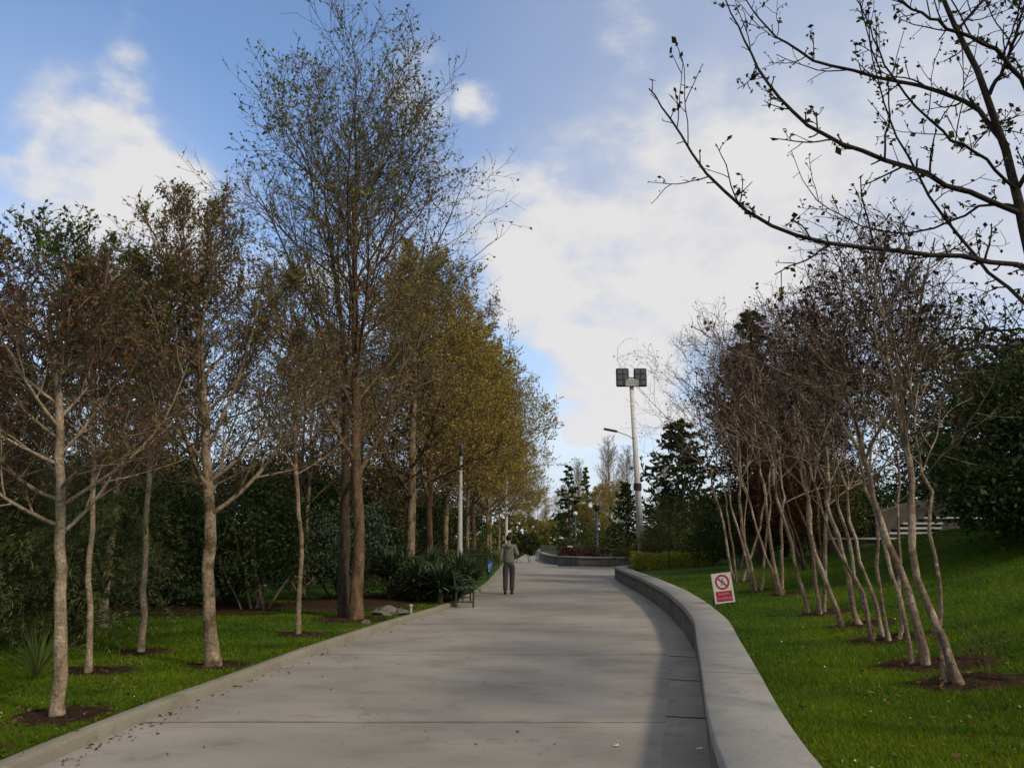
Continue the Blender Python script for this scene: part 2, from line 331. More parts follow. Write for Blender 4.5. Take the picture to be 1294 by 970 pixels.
# ------------------------------------------------------------------ plants: branches grown level by level
def unit(a): return a / np.maximum(np.linalg.norm(a, axis=-1, keepdims=True), 1e-9)
def poly(rng, P0, D, Ln, K, wob, up, bias=None):
    n = len(P0); pts = np.zeros((n, K, 3)); pts[:, 0] = P0; d = D.copy()
    for k in range(1, K):
        d = d + rng.normal(0, wob, (n, 3)); d[:, 2] += up
        if bias is not None: d = d + bias
        d = unit(d); pts[:, k] = pts[:, k - 1] + d * (Ln / (K - 1))[:, None]
    return pts
def grow(rng, P, Rd, n, t0, t1, ang, asd, lfun, K, wob=.1, up=.05, rf=.6, rmin=.003, tip=.3, bias=None, inherit=None):
    Np, K0, _ = P.shape
    idx = np.repeat(np.arange(Np), n); j = np.tile(np.arange(n), Np)
    t = t0 + (t1 - t0) * np.clip((j + rng.uniform(.05, .95, Np * n)) / n, 0, 1)
    f = t * (K0 - 1); i0 = np.minimum(f.astype(int), K0 - 2); fr = (f - i0)[:, None]
    A, B = P[idx, i0], P[idx, i0 + 1]; p0 = A + (B - A) * fr; T = unit(B - A)
    r = Rd[idx, i0] * (1 - fr[:, 0]) + Rd[idx, i0 + 1] * fr[:, 0]
    ref = np.where(np.abs(T[:, 2:3]) < .9, np.array([[0, 0, 1.]]), np.array([[1., 0, 0]]))
    n1_ = unit(np.cross(T, ref)); n2_ = np.cross(T, n1_)
    phi = j * 2.39996 + np.repeat(rng.uniform(0, 6.28, Np), n) + rng.normal(0, .45, Np * n)
    a = np.radians(rng.normal(ang, asd, Np * n))
    D = T * np.cos(a)[:, None] + (n1_ * np.cos(phi)[:, None] + n2_ * np.sin(phi)[:, None]) * np.sin(a)[:, None]
    plen = np.linalg.norm(np.diff(P, axis=1), axis=2).sum(1)[idx]
    Ln = lfun(t, plen) * rng.uniform(.72, 1.25, Np * n)
    pts = poly(rng, p0, D, Ln, K, wob, up, bias)
    r0 = np.maximum(np.minimum(r * rf, .02 + r * .5), rmin)
    rad = r0[:, None] * (1 - (1 - tip) * np.linspace(0, 1, K))[None]
    return pts, np.maximum(rad, rmin * .6)
def tubes(P, Rd, S):
    Nb, K, _ = P.shape
    T = np.gradient(P, axis=1); T = unit(T); mT = unit(T.mean(1)); ref = np.zeros((Nb, 3)); ref[np.arange(Nb), np.argmin(np.abs(mT), 1)] = 1
    n1_ = unit(np.cross(T, ref[:, None, :])); n2_ = np.cross(T, n1_)
    a = np.arange(S) * 2 * np.pi / S
    V = P[:, :, None, :] + Rd[:, :, None, None] * (n1_[:, :, None, :] * np.cos(a)[None, None, :, None] + n2_[:, :, None, :] * np.sin(a)[None, None, :, None])
    base = np.arange(Nb)[:, None, None] * K * S + np.arange(K - 1)[None, :, None] * S
    k = np.arange(S)[None, None, :]; k2 = (k + 1) % S
    F = np.stack([base + k, base + k2, base + S + k2, base + S + k], -1).reshape(-1, 4)
    return V.reshape(-1, 3), F
def merge(lst):
    Vs, Fs, o_ = [], [], 0
    for V, F in lst: Vs.append(V); Fs.append(F + o_); o_ += len(V)
    return np.concatenate(Vs), np.concatenate(Fs)
def leaves(rng, C, size, sd=.3, aspect=.6, dirs=None, flat=None):
    n = len(C); a = unit(rng.normal(0, 1, (n, 3))) if dirs is None else unit(dirs + rng.normal(0, .35, (n, 3)))
    b = unit(np.cross(a, rng.normal(0, 1, (n, 3)) if flat is None else np.tile([[0, 0, 1.]], (n, 1)) + rng.normal(0, flat, (n, 3)))); c = np.cross(a, b)
    s = np.maximum(size * (1 + rng.normal(0, sd, n)), size * .35)[:, None]
    V = np.stack([C - a * s * .5, C + b * s * aspect * .5 + c * s * .12, C + a * s * .5 + c * s * .05, C - b * s * aspect * .5 + c * s * .12], 1).reshape(-1, 3)
    return V, np.arange(n * 4).reshape(-1, 4)
def along(rng, P, n, t0=.1, t1=1.0, jit=.02):
    Nb, K, _ = P.shape; idx = np.repeat(np.arange(Nb), n); t = rng.uniform(t0, t1, Nb * n); f = t * (K - 1); i0 = np.minimum(f.astype(int), K - 2); fr = (f - i0)[:, None]
    p = P[idx, i0] * (1 - fr) + P[idx, i0 + 1] * fr; d = P[idx, i0 + 1] - P[idx, i0]
    return p + rng.normal(0, jit, p.shape), d
def trunk_line(rng, pts, K=14, wob=.015):
    pts = np.array(pts, float); s = np.linspace(0, len(pts) - 1, K); o_ = np.stack([np.interp(s, range(len(pts)), pts[:, i]) for i in range(3)], 1)
    w_ = np.cumsum(rng.normal(0, wob, (K, 3)), 0); w_ -= np.linspace(0, 1, K)[:, None] * w_[-1]; w_[:, 2] = 0
    return (o_ + w_)[None]
def trunk_rad(r0, r1, K=14, flare=1.45):
    s = np.linspace(0, 1, K); r = r0 * (1 - s) + r1 * s; r[0] *= flare; r[1] *= 1 + (flare - 1) * .15; return r[None] * .84

def finish_tree(root, trunk, mids, fine, lv, mats, rng):
    link('trunk', *merge([tubes(P, Rd, 12) for P, Rd in trunk]), mats[0], root, True)
    if mids: link('branches', *merge([tubes(P, Rd, 6) for P, Rd in mids]), mats[1], root, True)
    if fine: link('twigs', *merge([tubes(P, Rd, 3) for P, Rd in fine]), mats[2], root)
    if lv is not None: link('crown', *lv, mats[3], root)

def upright_tree(name, loc, H, label, cat, group, seed, fork=.22, r0=.16, mats=None, spread=.36, n1=24, n2=9, n3=7, n4=4, leaf=.055, lpt=3, ang=46, up=.10, lean=(0, 0), bias=None, lowdense=0, bare=.24, twig=.004, t3=.36, lb=1.12, ls=.78):
    """ascending branched spring tree"""
    rng = np.random.default_rng(seed); root = empty(name, loc, label, cat, group)
    P0 = trunk_line(rng, [(0, 0, -.1), (lean[0] * .3, lean[1] * .3, H * .35), (lean[0] * .7, lean[1] * .7, H * .68), (lean[0], lean[1], H * .9)], 22, .022); R0 = trunk_rad(r0, .02, 22) * (1 + rng.normal(0, .035, (1, 22)))
    l1 = lambda t, p: H * spread * (lb - t * ls)
    P1, R1 = grow(rng, P0, R0, n1, bare, .97, ang, 9, l1, 10, .06, up, .5, .010, .2, bias)
    P2, R2 = grow(rng, P1, R1, n2, .15, .97, 42, 11, lambda t, p: p * .46 * (1.15 - t * .65), 7, .08, up * .9, .6, .006, .25)
    P3, R3 = grow(rng, P2, R2, n3, .15, 1.0, 42, 14, lambda t, p: p * t3 * 1.25, 5, .10, up * 1.8, .6, twig, .4)
    P3b, R3b = grow(rng, P1, R1, n2, .4, 1.0, 48, 14, lambda t, p: p * .14 + .12, 5, .1, up, .5, twig, .4)
    fine = [(P3, R3), (P3b, R3b)]; tips = [P3, P3b]
    if n4:
        P4, R4 = grow(rng, P3, R3, n4, .15, 1.0, 45, 15, lambda t, p: p * .42 + .04, 4, .1, up * .6, .6, twig, .5); fine.append((P4, R4)); tips.append(P4)
    C = []; den = .28 + rng.beta(1.1, 1.3, len(P2)) * .95
    for P, per in zip(tips, (n3, None, n3 * n4)):
        k_ = np.ones(len(P), bool) if per is None else rng.random(len(P)) < den[np.arange(len(P)) // per]
        if k_.any(): C.append(along(rng, P[k_], lpt, .35, 1.0, .012)[0])
    lv = leaves(rng, np.concatenate(C), leaf) if lpt else None
    finish_tree(root, [(P0, R0)], [(P1, R1), (P2, R2)], fine, lv, mats, rng)
    return root

def vase_tree(name, loc, stems, H, label, cat, group, seed, mats, pods=2, leafs=.03, lean=(0, 0), n1=8, n2=8, n3=8, r0=.05, bare=.36, n4=3):
    """many-stemmed small tree: stems = [(base dx, dy, top dx, dy, height share, radius)]"""
    rng = np.random.default_rng(seed); root = empty(name, loc, label, cat, group)
    tr = []
    for bx, by, tx, ty, hs, rr in stems:
        h = H * hs; mx_, my_ = bx + (tx - bx) * .58, by + (ty - by) * .4
        P = trunk_line(rng, [(bx, by, -.08), (mx_, my_, h * .33), (bx + (tx - bx) * .9, by + (ty - by) * .7, h * .6), (tx, ty, h * .88)], 18, .028)
        r_ = trunk_rad(rr, rr * .16, 18, 1.3); r_ *= 1 + rng.normal(0, .07, r_.shape); tr.append((P, r_))
    P0 = np.concatenate([a for a, b in tr]); R0 = np.concatenate([b for a, b in tr])
    P1, R1 = grow(rng, P0, R0, n1, bare, .98, 36, 10, lambda t, p: H * .46 * (1.1 - t * .6), 9, .10, .05, .66, .008, .25, np.array([lean[0], lean[1], 0]) * .04)
    P2, R2 = grow(rng, P1, R1, n2, .15, .98, 40, 14, lambda t, p: p * .46 * (1.15 - .6 * t), 7, .19, .05, .62, .0055, .3)
    P3, R3 = grow(rng, P2, R2, n3, .15, 1, 42, 16, lambda t, p: p * .5, 5, .22, .05, .6, .0038, .45)
    fine = [(P3, R3)]; tips = P3
    if n4:
        P4, R4 = grow(rng, P3, R3, n4, .3, 1, 40, 16, lambda t, p: p * .45, 4, .16, .04, .6, .0026, .5); fine.append((P4, R4)); tips = P4
    lv = None
    if pods:
        p, d = along(rng, tips, pods, .8, 1.0, .025); lv = leaves(rng, p[rng.random(len(p)) < .55], leafs, .4, .8)
    finish_tree(root, tr, [(P1, R1), (P2, R2)], fine, lv, mats, rng); return root

def blob_points(rng, n, rx, ry, h, z0=0, clumps=40, cs=.22, shell=.55, taper=0.0):
    c = unit(rng.normal(0, 1, (clumps, 3))) * (rng.uniform(shell, 1, (clumps, 1)))
    s = np.array([rx, ry, h / 2]); c = c * s
    if taper: c[:, :2] *= (1 - taper * (c[:, 2:3] / h + .5))
    k = rng.integers(0, clumps, n); cr = rng.uniform(.6, 1.3, clumps)[k][:, None] * cs
    p = c[k] + rng.normal(0, 1, (n, 3)) * cr * np.array([rx, ry, h * .42]); p[:, 2] += h / 2 + z0
    return p[p[:, 2] > z0 * .6 + .02]
def shrub(name, loc, rx, ry, h, n, leaf, m, label, cat='shrub', group=None, seed=0, z0=0., stems=6, sr=1., stem_mat=None, clumps=40, cs=.2, shell=.5, taper=0., aspect=.5):
    rng = np.random.default_rng(seed); root = empty(name, loc, label, cat, group)
    if stems:
        P0 = np.zeros((stems, 3)); P0[:, :2] = rng.normal(0, .12, (stems, 2)); P0[:, 2] = -.05; D = unit(np.stack([rng.normal(0, .35, stems), rng.normal(0, .35, stems), np.ones(stems)], 1))
        P = poly(rng, P0, D, rng.uniform(.7, 1, stems) * (z0 + h * .75), 8, .09, .03); Rr = np.linspace(1, .25, 8)[None] * rng.uniform(.018, .035, (stems, 1)) * (h / 2.5) ** .5 * sr
        P2, R2 = grow(rng, P, Rr, 6, .3, 1, 42, 12, lambda t, p: p * .35, 5, .12, .05, .6, .004, .3)
        link('stems', *merge([tubes(P, Rr, 7), tubes(P2, R2, 4)]), stem_mat or M['bark_dark'], root, True)
    C = blob_points(rng, n, rx, ry, h, z0, clumps, cs, shell, taper)
    link('foliage', *leaves(rng, C, leaf, .3, aspect), m, root); return root

def conifer(name, loc, H, r, label, cat='conifer', group=None, seed=0, m=None, n1=60, droop=-.02, bare=.08, leaf=.13, lpt=9, top=.0, ang=82):
    rng = np.random.default_rng(seed); root = empty(name, loc, label, cat, group)
    P0 = trunk_line(rng, [(0, 0, -.1), (0, 0, H * .5), (0, 0, H)], 14, .02); R0 = trunk_rad(H * .016, .015, 14)
    P1, R1 = grow(rng, P0, R0, n1, bare, .985, ang, 7, lambda t, p: r * (1.04 - t) ** .85 + .1, 8, .05, droop, .5, .01, .2)
    P2, R2 = grow(rng, P1, R1, 9, .12, 1, 48, 10, lambda t, p: p * .34 * (1.2 - .7 * t), 5, .08, -.03, .6, .005, .3)
    p, d = along(rng, P2, lpt, .05, 1, .03); p2, d2 = along(rng, P1, 10, .1, 1, .03)
    link('trunk', *tubes(P0, R0, 10), M['bark_dark'], root, True)
    link('branches', *merge([tubes(P1, R1, 4), tubes(P2, R2, 3)]), M['bark_dark'], root)
    link('crown', *leaves(rng, np.concatenate([p, p2]), leaf, .3, .35, np.concatenate([d, d2]) * 6), m or M['lf_ever'], root); return root

# ------------------------------------------------------------------ setting
def interp(tab): 
    ys = [a for a, b in tab]; xs = [b for a, b in tab]
    def f(y):
        y = np.asarray(y, float)
        # smooth: average of shifted linear interpolations
        return sum(np.interp(y + s * (.25 + .03 * np.abs(y)), ys, xs) for s in (-1, -.5, 0, .5, 1)) / 5
    return f
XL = interp([(-14, -3.5), (0, -3.5), (6.1, -3.42), (7.73, -3.31), (9.27, -3.11), (11.86, -2.83), (15.5, -2.25), (18.6, -1.62), (22.9, -1.1), (29.8, -.8), (55.8, -.4), (75, .6), (110, 2.4), (160, 5)])
XR = interp([(-14, 1.0), (0, .95), (3, .97), (4.13, 1.07), (5.17, 1.25), (6.2, 1.47), (7.61, 1.78), (9.36, 2.15), (11.5, 2.62), (14.4, 3.06), (18.2, 3.50), (24.3, 3.92), (30, 4.16), (33, 4.3), (36, 4.75), (38, 5.4)])
WW = .46
XO = lambda y: XR(y) + WW
def lawn_r(x, y):
    s = np.maximum(np.asarray(x, float) - XO(np.minimum(y, 33)), 0); s2 = np.minimum(s, 8.5)
    return .40 + .055 * s2 + .0185 * s2 ** 2 * np.clip((40 - y) / 22, .25, 1) + .02 * np.maximum(s - 8.5, 0)
def lawn_l(x, y):
    s = np.maximum(XL(y) - .16 - np.asarray(x, float), 0)
    return .085 + .03 * np.sin(x * .9 + 1) * np.sin(y * .6) * np.minimum(s, 1) + .012 * s

link('ground', [(-700, -300, -.12), (700, -300, -.12), (700, 1200, -.12), (-700, 1200, -.12)], [(0, 1, 2, 3)], M['ground'])['kind'] = 'structure'
def strip(name, ys, fa, fb, za, zb, m, nx=2, zf=None):
    ys = np.asarray(ys, float); a = fa(ys); b = fb(ys); s = np.linspace(0, 1, nx)
    X = a[:, None] * (1 - s) + b[:, None] * s; Y = np.repeat(ys[:, None], nx, 1)
    Z = (za * (1 - s) + zb * s)[None].repeat(len(ys), 0) if zf is None else zf(X, Y)
    i = np.arange(len(ys) - 1)[:, None] * nx + np.arange(nx - 1)[None]
    F = np.stack([i, i + 1, i + nx + 1, i + nx], -1).reshape(-1, 4)
    o_ = link(name, np.stack([X, Y, Z], -1).reshape(-1, 3), F, m, None, True); o_['kind'] = 'structure'; return o_
ysn = np.concatenate([np.arange(-12, 2, 1), np.arange(2, 20, .35), np.arange(20, 36.1, .8)])
yall = np.concatenate([ysn, np.arange(37, 170, 1.5)])
def far_right(y): return np.where(y < 34, XR(np.minimum(y, 33)) + .03, np.where(y < 49.6, 16.0, np.clip(3.2 + (y - 56) * .045, 2.6, 9)))
strip('path', yall, lambda y: XL(y) - .005, lambda y: far_right(y), 0, 0, M['path'], 3)
# darker gutter strip along the foot of the wall
gtab = interp([(-14, .5), (0, .55), (4, .72), (6, 1.06), (7.7, 1.44), (9.4, 1.8), (11.1, 2.15), (14.6, 2.69), (20, 3.42), (27, 4.05), (30, 4.22)])
strip('gutter', np.arange(-12, 27.1, .35), gtab, lambda y: XR(y) + .02, .005, .005, M['gutter'], 3)
m, t, o = mat('gutter_joint'); principled(t, o, (.02, .018, .015), .95); M['crack'] = m
for u0, u1, v in ((841, 893, 906), (846, 886, 859), (846, 884, 829)):
    a, b = gp(u0, v), gp(u1, v + 2); pts = []
    rng = np.random.default_rng(v)
    q = [a + (b - a) * k / 7 + np.array([0, rng.normal(0, .012), 0]) for k in range(8)]
    V = [(*(p[:2] - np.array([0, .012 + .006 * rng.random()])), .0095) for p in q] + [(*(p[:2] + np.array([0, .006 + .02 * rng.random()])), .0095) for p in q]
    link('gutter_crack', V, [(i, i + 1, i + 9, i + 8) for i in range(7)], M['crack'])['kind'] = 'structure'

# kerb on the left edge of the path
def profile_sweep(name, line, prof, m, parent=None, smooth=False):
    """prof: list of (offset to the left of travel, z)"""
    line = np.asarray(line, float); T = unit(np.gradient(line, axis=0)); Nn = np.stack([-T[:, 1], T[:, 0]], 1); K = len(prof)
    V = np.concatenate([np.stack([line[:, 0] + Nn[:, 0] * o_, line[:, 1] + Nn[:, 1] * o_, np.full(len(line), z)], 1)[:, None] for o_, z in prof], 1).reshape(-1, 3)
    i = np.arange(len(line) - 1)[:, None] * K + np.arange(K - 1)[None]
    F = np.stack([i, i + 1, i + K + 1, i + K], -1).reshape(-1, 4)
    return link(name, V, F, m, parent, smooth)
yk = np.concatenate([np.arange(-12, 60, .4)]); kl = np.stack([XL(yk), yk], 1)
profile_sweep('kerb', kl, [(0, -.1), (0, .085), (.012, .10), (.135, .105), (.15, .09), (.15, -.1)], M['kerb'])['kind'] = 'structure'

# lawns
strip('lawn', np.arange(-12, 120, .6), lambda y: XL(y) - .14, lambda y: XL(y) - 60, 0, 0, M['lawn'], 60, lawn_l)
strip('lawn', np.concatenate([np.arange(-12, 37.5, .5)]), lambda y: XO(y) - .02, lambda y: XO(y) + 45, 0, 0, M['lawn'], 70, lawn_r)

# right seat wall
yw = np.concatenate([np.arange(-12, 3, 1), np.arange(3, 33.1, .4)]); line = np.stack([XR(yw), yw], 1)
endc = [(4.38, 34.0), (4.62, 35.0), (5.05, 35.9), (5.8, 36.6), (7.0, 37.1), (9, 37.5), (12, 37.8), (17, 38)]
line = np.concatenate([line, np.array(endc)])
root = empty('seat_wall', (0, 0, 0), 'long low concrete seat wall curving along the right side of the path', 'wall')
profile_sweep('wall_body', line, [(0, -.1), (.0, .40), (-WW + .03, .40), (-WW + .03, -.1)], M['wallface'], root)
cpr = [(0.02, .402), (.022, .485), (.01, .50), (-WW + .01, .50), (-WW, .49), (-WW, .402)]; Tl = unit(np.gradient(line, axis=0)); k0 = 0
for k1 in list(range(16, len(line) - 8, 9)) + [len(line) - 1]:
    sg = line[k0:k1 + 1].copy(); tt = unit(sg[-1] - sg[-2])
    if k1 < len(line) - 1: sg[-1] = sg[-1] - tt * .014
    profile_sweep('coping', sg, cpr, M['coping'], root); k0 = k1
# planter wall at the far end of the plaza
root = empty('planter_wall', (4, 50, 0), 'low dark stone planter wall rounding the far corner of the plaza', 'wall')
pl = np.array([(2.4, 70), (2.45, 62), (2.55, 58), (2.75, 55.2), (3.2, 52.6), (4.2, 50.6), (5.6, 49.6), (8, 49.2), (12, 49.1), (20, 49)]) - np.array([4, 50])
s = np.linspace(0, len(pl) - 1, 60); pl2 = np.stack([np.interp(s, range(len(pl)), pl[:, i]) for i in (0, 1)], 1)
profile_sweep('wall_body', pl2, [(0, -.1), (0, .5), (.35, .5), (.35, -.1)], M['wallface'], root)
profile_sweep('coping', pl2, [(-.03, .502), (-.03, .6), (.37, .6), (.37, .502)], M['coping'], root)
bed = pl2 + np.array([4, 50]); Vb = [(*p, .46) for p in bed + np.array([.2, .2])] + [(26, 49.4, .46), (40, 120, .9), (4, 120, .9)]
link('planting_bed', Vb, [tuple(range(len(Vb)))], M['ground'])['kind'] = 'structure'

# soil rings round the trunks
PITS = []
def pit(x, y, rx, ry, f, seed, dz=.012):
    rng = np.random.default_rng(seed); n = 28; a = np.arange(n) * 2 * np.pi / n; rr = 1 + .18 * np.sin(a * 2 + rng.uniform(0, 6)) + .1 * np.sin(a * 5 + rng.uniform(0, 6)) + rng.normal(0, .04, n)
    V = []
    for q in (0, .5, 1):
        X = x + np.cos(a) * rx * rr * q; Y = y + np.sin(a) * ry * rr * q; V.append(np.stack([X, Y, f(X, Y) + dz - .006 * (q == 1) + (.03 * (1 - q) + rng.normal(0, .008, n) * (q < 1))], 1))
    V = np.concatenate(V); F = [(i + k * n, (i + 1) % n + k * n, (i + 1) % n + (k + 1) * n, i + (k + 1) * n) for k in (0, 1) for i in range(n)]
    link('soil', V, np.array(F), M['soil'], None, True)['kind'] = 'structure'; PITS.append((x, y, rx, ry))

def zr(u, v):                 # a point on the sloping right lawn
    p = gp(u, v, .5)
    for _ in range(12): p = gp(u, v, float(lawn_r(p[0], p[1])))
    return p
def zl(u, v):
    p = gp(u, v, .1)
    for _ in range(6): p = gp(u, v, float(lawn_l(p[0], p[1])))
    return p
MY = [zr(*q) for q in ((1215, 868), (1168, 843), (1118, 810), (1078, 792), (1033, 776), (987, 752), (957, 747), (932, 736), (1105, 800))]
for i, p in enumerate(MY[:8]): pit(p[0] + .16, p[1] + .08, .48 + .03 * (i < 2), .42, lawn_r, i)
LT = [zl(*q) for q in ((72, 908), (270, 843), (377, 803), (176, 826), (113, 850), (443, 783))]
for i, p in enumerate(LT): pit(p[0] + .02, p[1] + .1, (.42, .42, .42, .4, .5, .7)[i], (.5, .4, .4, .4, .45, .7)[i], lawn_l, 20 + i)
pit(-3.75, 19.8, 1.75, 2.6, lawn_l, 40, .02)
pit(-9.5, 17.5, 5.5, 2.2, lawn_l, 41, .02)

# ------------------------------------------------------------------ grass blades and litter
def in_pits(x, y, k=.92):
    b = np.zeros(len(x), bool); k = k * (.62 + .5 * np.sin(x * 11 + 2 * np.sin(y * 9)) ** 2)
    for px, py, rx, ry in PITS: b |= ((x - px) / rx) ** 2 + ((y - py) / ry) ** 2 < k
    return b
def grass(name, n, gen, f, seed, hmul=1):
    rng = np.random.default_rng(seed); x, y = gen(rng, n); ok = ~in_pits(x, y); x, y = x[ok], y[ok]; n = len(x)
    d = np.hypot(x, y); B = np.stack([x, y, f(x, y) - .01], 1)
    patch = .75 + .5 * (np.sin(x * 2.3 + np.sin(y * 1.7)) * np.sin(y * 2.9 + x) * .5 + .5)
    h = rng.uniform(.02, .05, n) * hmul * patch * (1 + d * .012); wd = rng.uniform(.0018, .0034, n) * (1 + d * .16); a = rng.uniform(0, 6.28, n); ln = rng.normal(0, .5, (n, 2)) * h[:, None]
    u_ = np.stack([np.cos(a) * wd, np.sin(a) * wd, np.zeros(n)], 1); tip = B + np.concatenate([ln, h[:, None]], 1)
    V = np.stack([B - u_, B + u_, tip], 1).reshape(-1, 3); link(name, V, np.arange(n * 3).reshape(-1, 3), M['grass'])['kind'] = 'stuff'
def near_y(rng, n, y0, y1):
    q = rng.random(n); return 1 / (1 / y0 + (1 / y1 - 1 / y0) * q)
def gr(rng, n):
    y = near_y(rng, n, 3.2, 26); s = rng.random(n) ** 1.0 * np.minimum(9.5, .78 * y - .5 + 1.0); return XO(y) + .01 + s, y
def gl(rng, n):
    y = near_y(rng, n, 5.5, 21); s = rng.random(n) * np.minimum(8, np.maximum(.74 * y - 3.0, .4)); return XL(y) - .155 - s, y
grass('grass', 430000, gr, lawn_r, 1); grass('grass', 240000, gl, lawn_l, 2)
rng = np.random.default_rng(9); n = 240; x, y = gr(rng, n); link('daisies', *leaves(rng, np.stack([x, y, lawn_r(x, y) + .035], 1), .017, .4, .8, flat=.3), M['speck'])['kind'] = 'stuff'
x, y = gl(rng, 140); link('daisies', *leaves(rng, np.stack([x, y, lawn_l(x, y) + .035], 1), .017, .4, .8, flat=.3), M['speck'])['kind'] = 'stuff'
n = 260; y = near_y(rng, n, 5.8, 24); x = XL(y) + .02 + np.abs(rng.normal(0, .13, n)); far = rng.random(n) < .12; x[far] += rng.random(far.sum()) * 3.6
C = np.stack([x, y, np.full(n, .012)], 1); C2 = []
for px, py, rx, ry in PITS[:14]:
    k = 60; a = rng.uniform(0, 6.28, k); q = rng.random(k) ** .5; X, Y = px + np.cos(a) * q * rx, py + np.sin(a) * q * ry
    C2.append(np.stack([X, Y, (lawn_r if px > 0 else lawn_l)(X, Y) + .045], 1))
C = np.concatenate([C] + C2); d = rng.normal(0, 1, C.shape); d[:, 2] *= .15
link('leaf_litter', *leaves(rng, C, .032, .4, .6, d, flat=.25), M['litter'])['kind'] = 'stuff'
for gen, f, nn_ in ((gr, lawn_r, 300), (gl, lawn_l, 320)):
    x, y = gen(rng, nn_); d = rng.normal(0, 1, (nn_, 3)); d[:, 2] *= .2
    link('leaf_litter', *leaves(rng, np.stack([x, y, f(x, y) + .036], 1), .045, .4, .6, d, flat=.4), M['litter'])['kind'] = 'stuff'
    k_ = 900; cx, cy = gen(rng, 70); q = rng.integers(0, 70, k_); x = cx[q] + rng.normal(0, .06, k_); y = cy[q] + rng.normal(0, .06, k_)
    link('clover', *leaves(rng, np.stack([x, y, f(x, y) + .03 + rng.random(k_) * .02], 1), .03, .3, .8, flat=.5), M['lf_green'])['kind'] = 'stuff'
# a paper scrap and a few crumbs of litter on the concrete
for (u, v), s_ in (((779, 943), .022), ((884, 947), .026)):
    p = gp(u, v); tag(link('paper_scrap', [(p[0] - s_, p[1] - .012, .0095), (p[0] + s_ * .8, p[1] - .014, .011), (p[0] + s_, p[1] + .02, .02), (p[0] - s_ * .7, p[1] + .015, .012)], [(0, 1, 2, 3)], M['sign_white']),
        'small white paper scrap lying on the open concrete path' if u < 800 else 'small white paper scrap lying in the dark gutter below the seat wall', 'litter')
# ------------------------------------------------------------------ trees on the left
GL = 'young and old trees along the left side of the path'
bud = [M['bark_big'], M['bark_big'], M['twig_grey'], M['lf_bud']]
b = zl(451, 783); upright_tree('deciduous_tree', b, 11.6, 'tallest tree, upright with bare ascending limbs and small buds, sunlit brown trunk', 'tree', GL, 101, r0=.15, mats=bud, spread=.50, lb=1.0, ls=.64, n1=32, n2=11, n3=8, n4=2, leaf=.066, lpt=2, ang=47, up=.062, twig=.005, lean=(-.45, 0), bare=.22)
b = zl(436, 780); upright_tree('deciduous_tree', b, 10.5, 'dark leaning trunk pressed close against the left of the tallest tree', 'tree', GL, 102, r0=.14, mats=[M['bark_dark'], M['bark_big'], M['twig_grey'], M['lf_bud']], spread=.45, n1=16, n2=8, n3=7, n4=3, leaf=.055, lpt=1, ang=44, up=.05, lean=(-1.0, .6), bare=.34)
brn = [M['bark_plane'], M['bark_plane'], M['twig_brown'], M['lf_brown']]
upright_tree('deciduous_tree', LT[1], 6.0, 'pale spotted trunk between lawn and kerb, crown of brown and green leaves', 'tree', GL, 103, r0=.10, mats=brn, spread=.40, n1=26, n2=9, n3=8, n4=3, leaf=.046, lpt=2, ang=50, up=.085, lean=(-.75, .1), bare=.27)
upright_tree('deciduous_tree', LT[0], 4.2, 'nearest tree at the left, smooth pale trunk under a dense reddish crown', 'tree', GL, 104, r0=.068, mats=[M['bark_pale'], M['bark_pale'], M['twig_brown'], M['lf_red']], spread=.47, n1=24, n2=9, n3=8, n4=3, leaf=.038, lpt=2, ang=56, up=.055, lean=(-.55, .1), bare=.34)
upright_tree('deciduous_tree', LT[2], 6.6, 'slender straight pale sapling between the spotted trunk and the tallest tree', 'tree', GL, 105, r0=.05, mats=brn, spread=.34, n1=18, n2=8, n3=6, n4=3, leaf=.05, lpt=2, ang=46, up=.08, lean=(-.5, .1), bare=.36)
upright_tree('deciduous_tree', LT[3], 5.8, 'thin pale trunk farther back on the lawn, left of the spotted trunk', 'tree', GL, 106, r0=.052, mats=[M['bark_pale'], M['bark_pale'], M['twig_brown'], M['lf_brown']], spread=.40, n1=18, n2=8, n3=7, n4=3, leaf=.05, lpt=2, ang=50, up=.07, lean=(-.4, .1), bare=.36)
upright_tree('deciduous_tree', LT[4], 5.4, 'thin pale trunk standing against the feathery green shrub', 'tree', GL, 107, r0=.042, mats=[M['bark_pale'], M['bark_pale'], M['twig_brown'], M['lf_green']], spread=.42, n1=18, n2=8, n3=7, n4=3, leaf=.05, lpt=2, ang=50, up=.07, lean=(-.6, .1), bare=.42)
upright_tree('deciduous_tree', (-7.4, 10.2, .1), 4.0, 'reddish crown at the left edge behind the nearest tree', 'tree', GL, 108, r0=.08, mats=[M['bark_dark'], M['twig_dark'], M['twig_dark'], M['lf_red']], spread=.45, n1=22, n2=9, n3=7, n4=3, leaf=.05, lpt=1, ang=54, up=.06, bare=.22)
upright_tree('deciduous_tree', (-6.9, 13.6, .1), 5.9, 'brown and fresh green crown rising between the reddish trees and the spotted trunk', 'tree', GL, 109, r0=.085, mats=[M['bark_plane'], M['twig_brown'], M['twig_brown'], M['lf_brown']], spread=.38, n1=22, n2=9, n3=7, n4=3, leaf=.05, lpt=2, ang=48, up=.08, bare=.3)
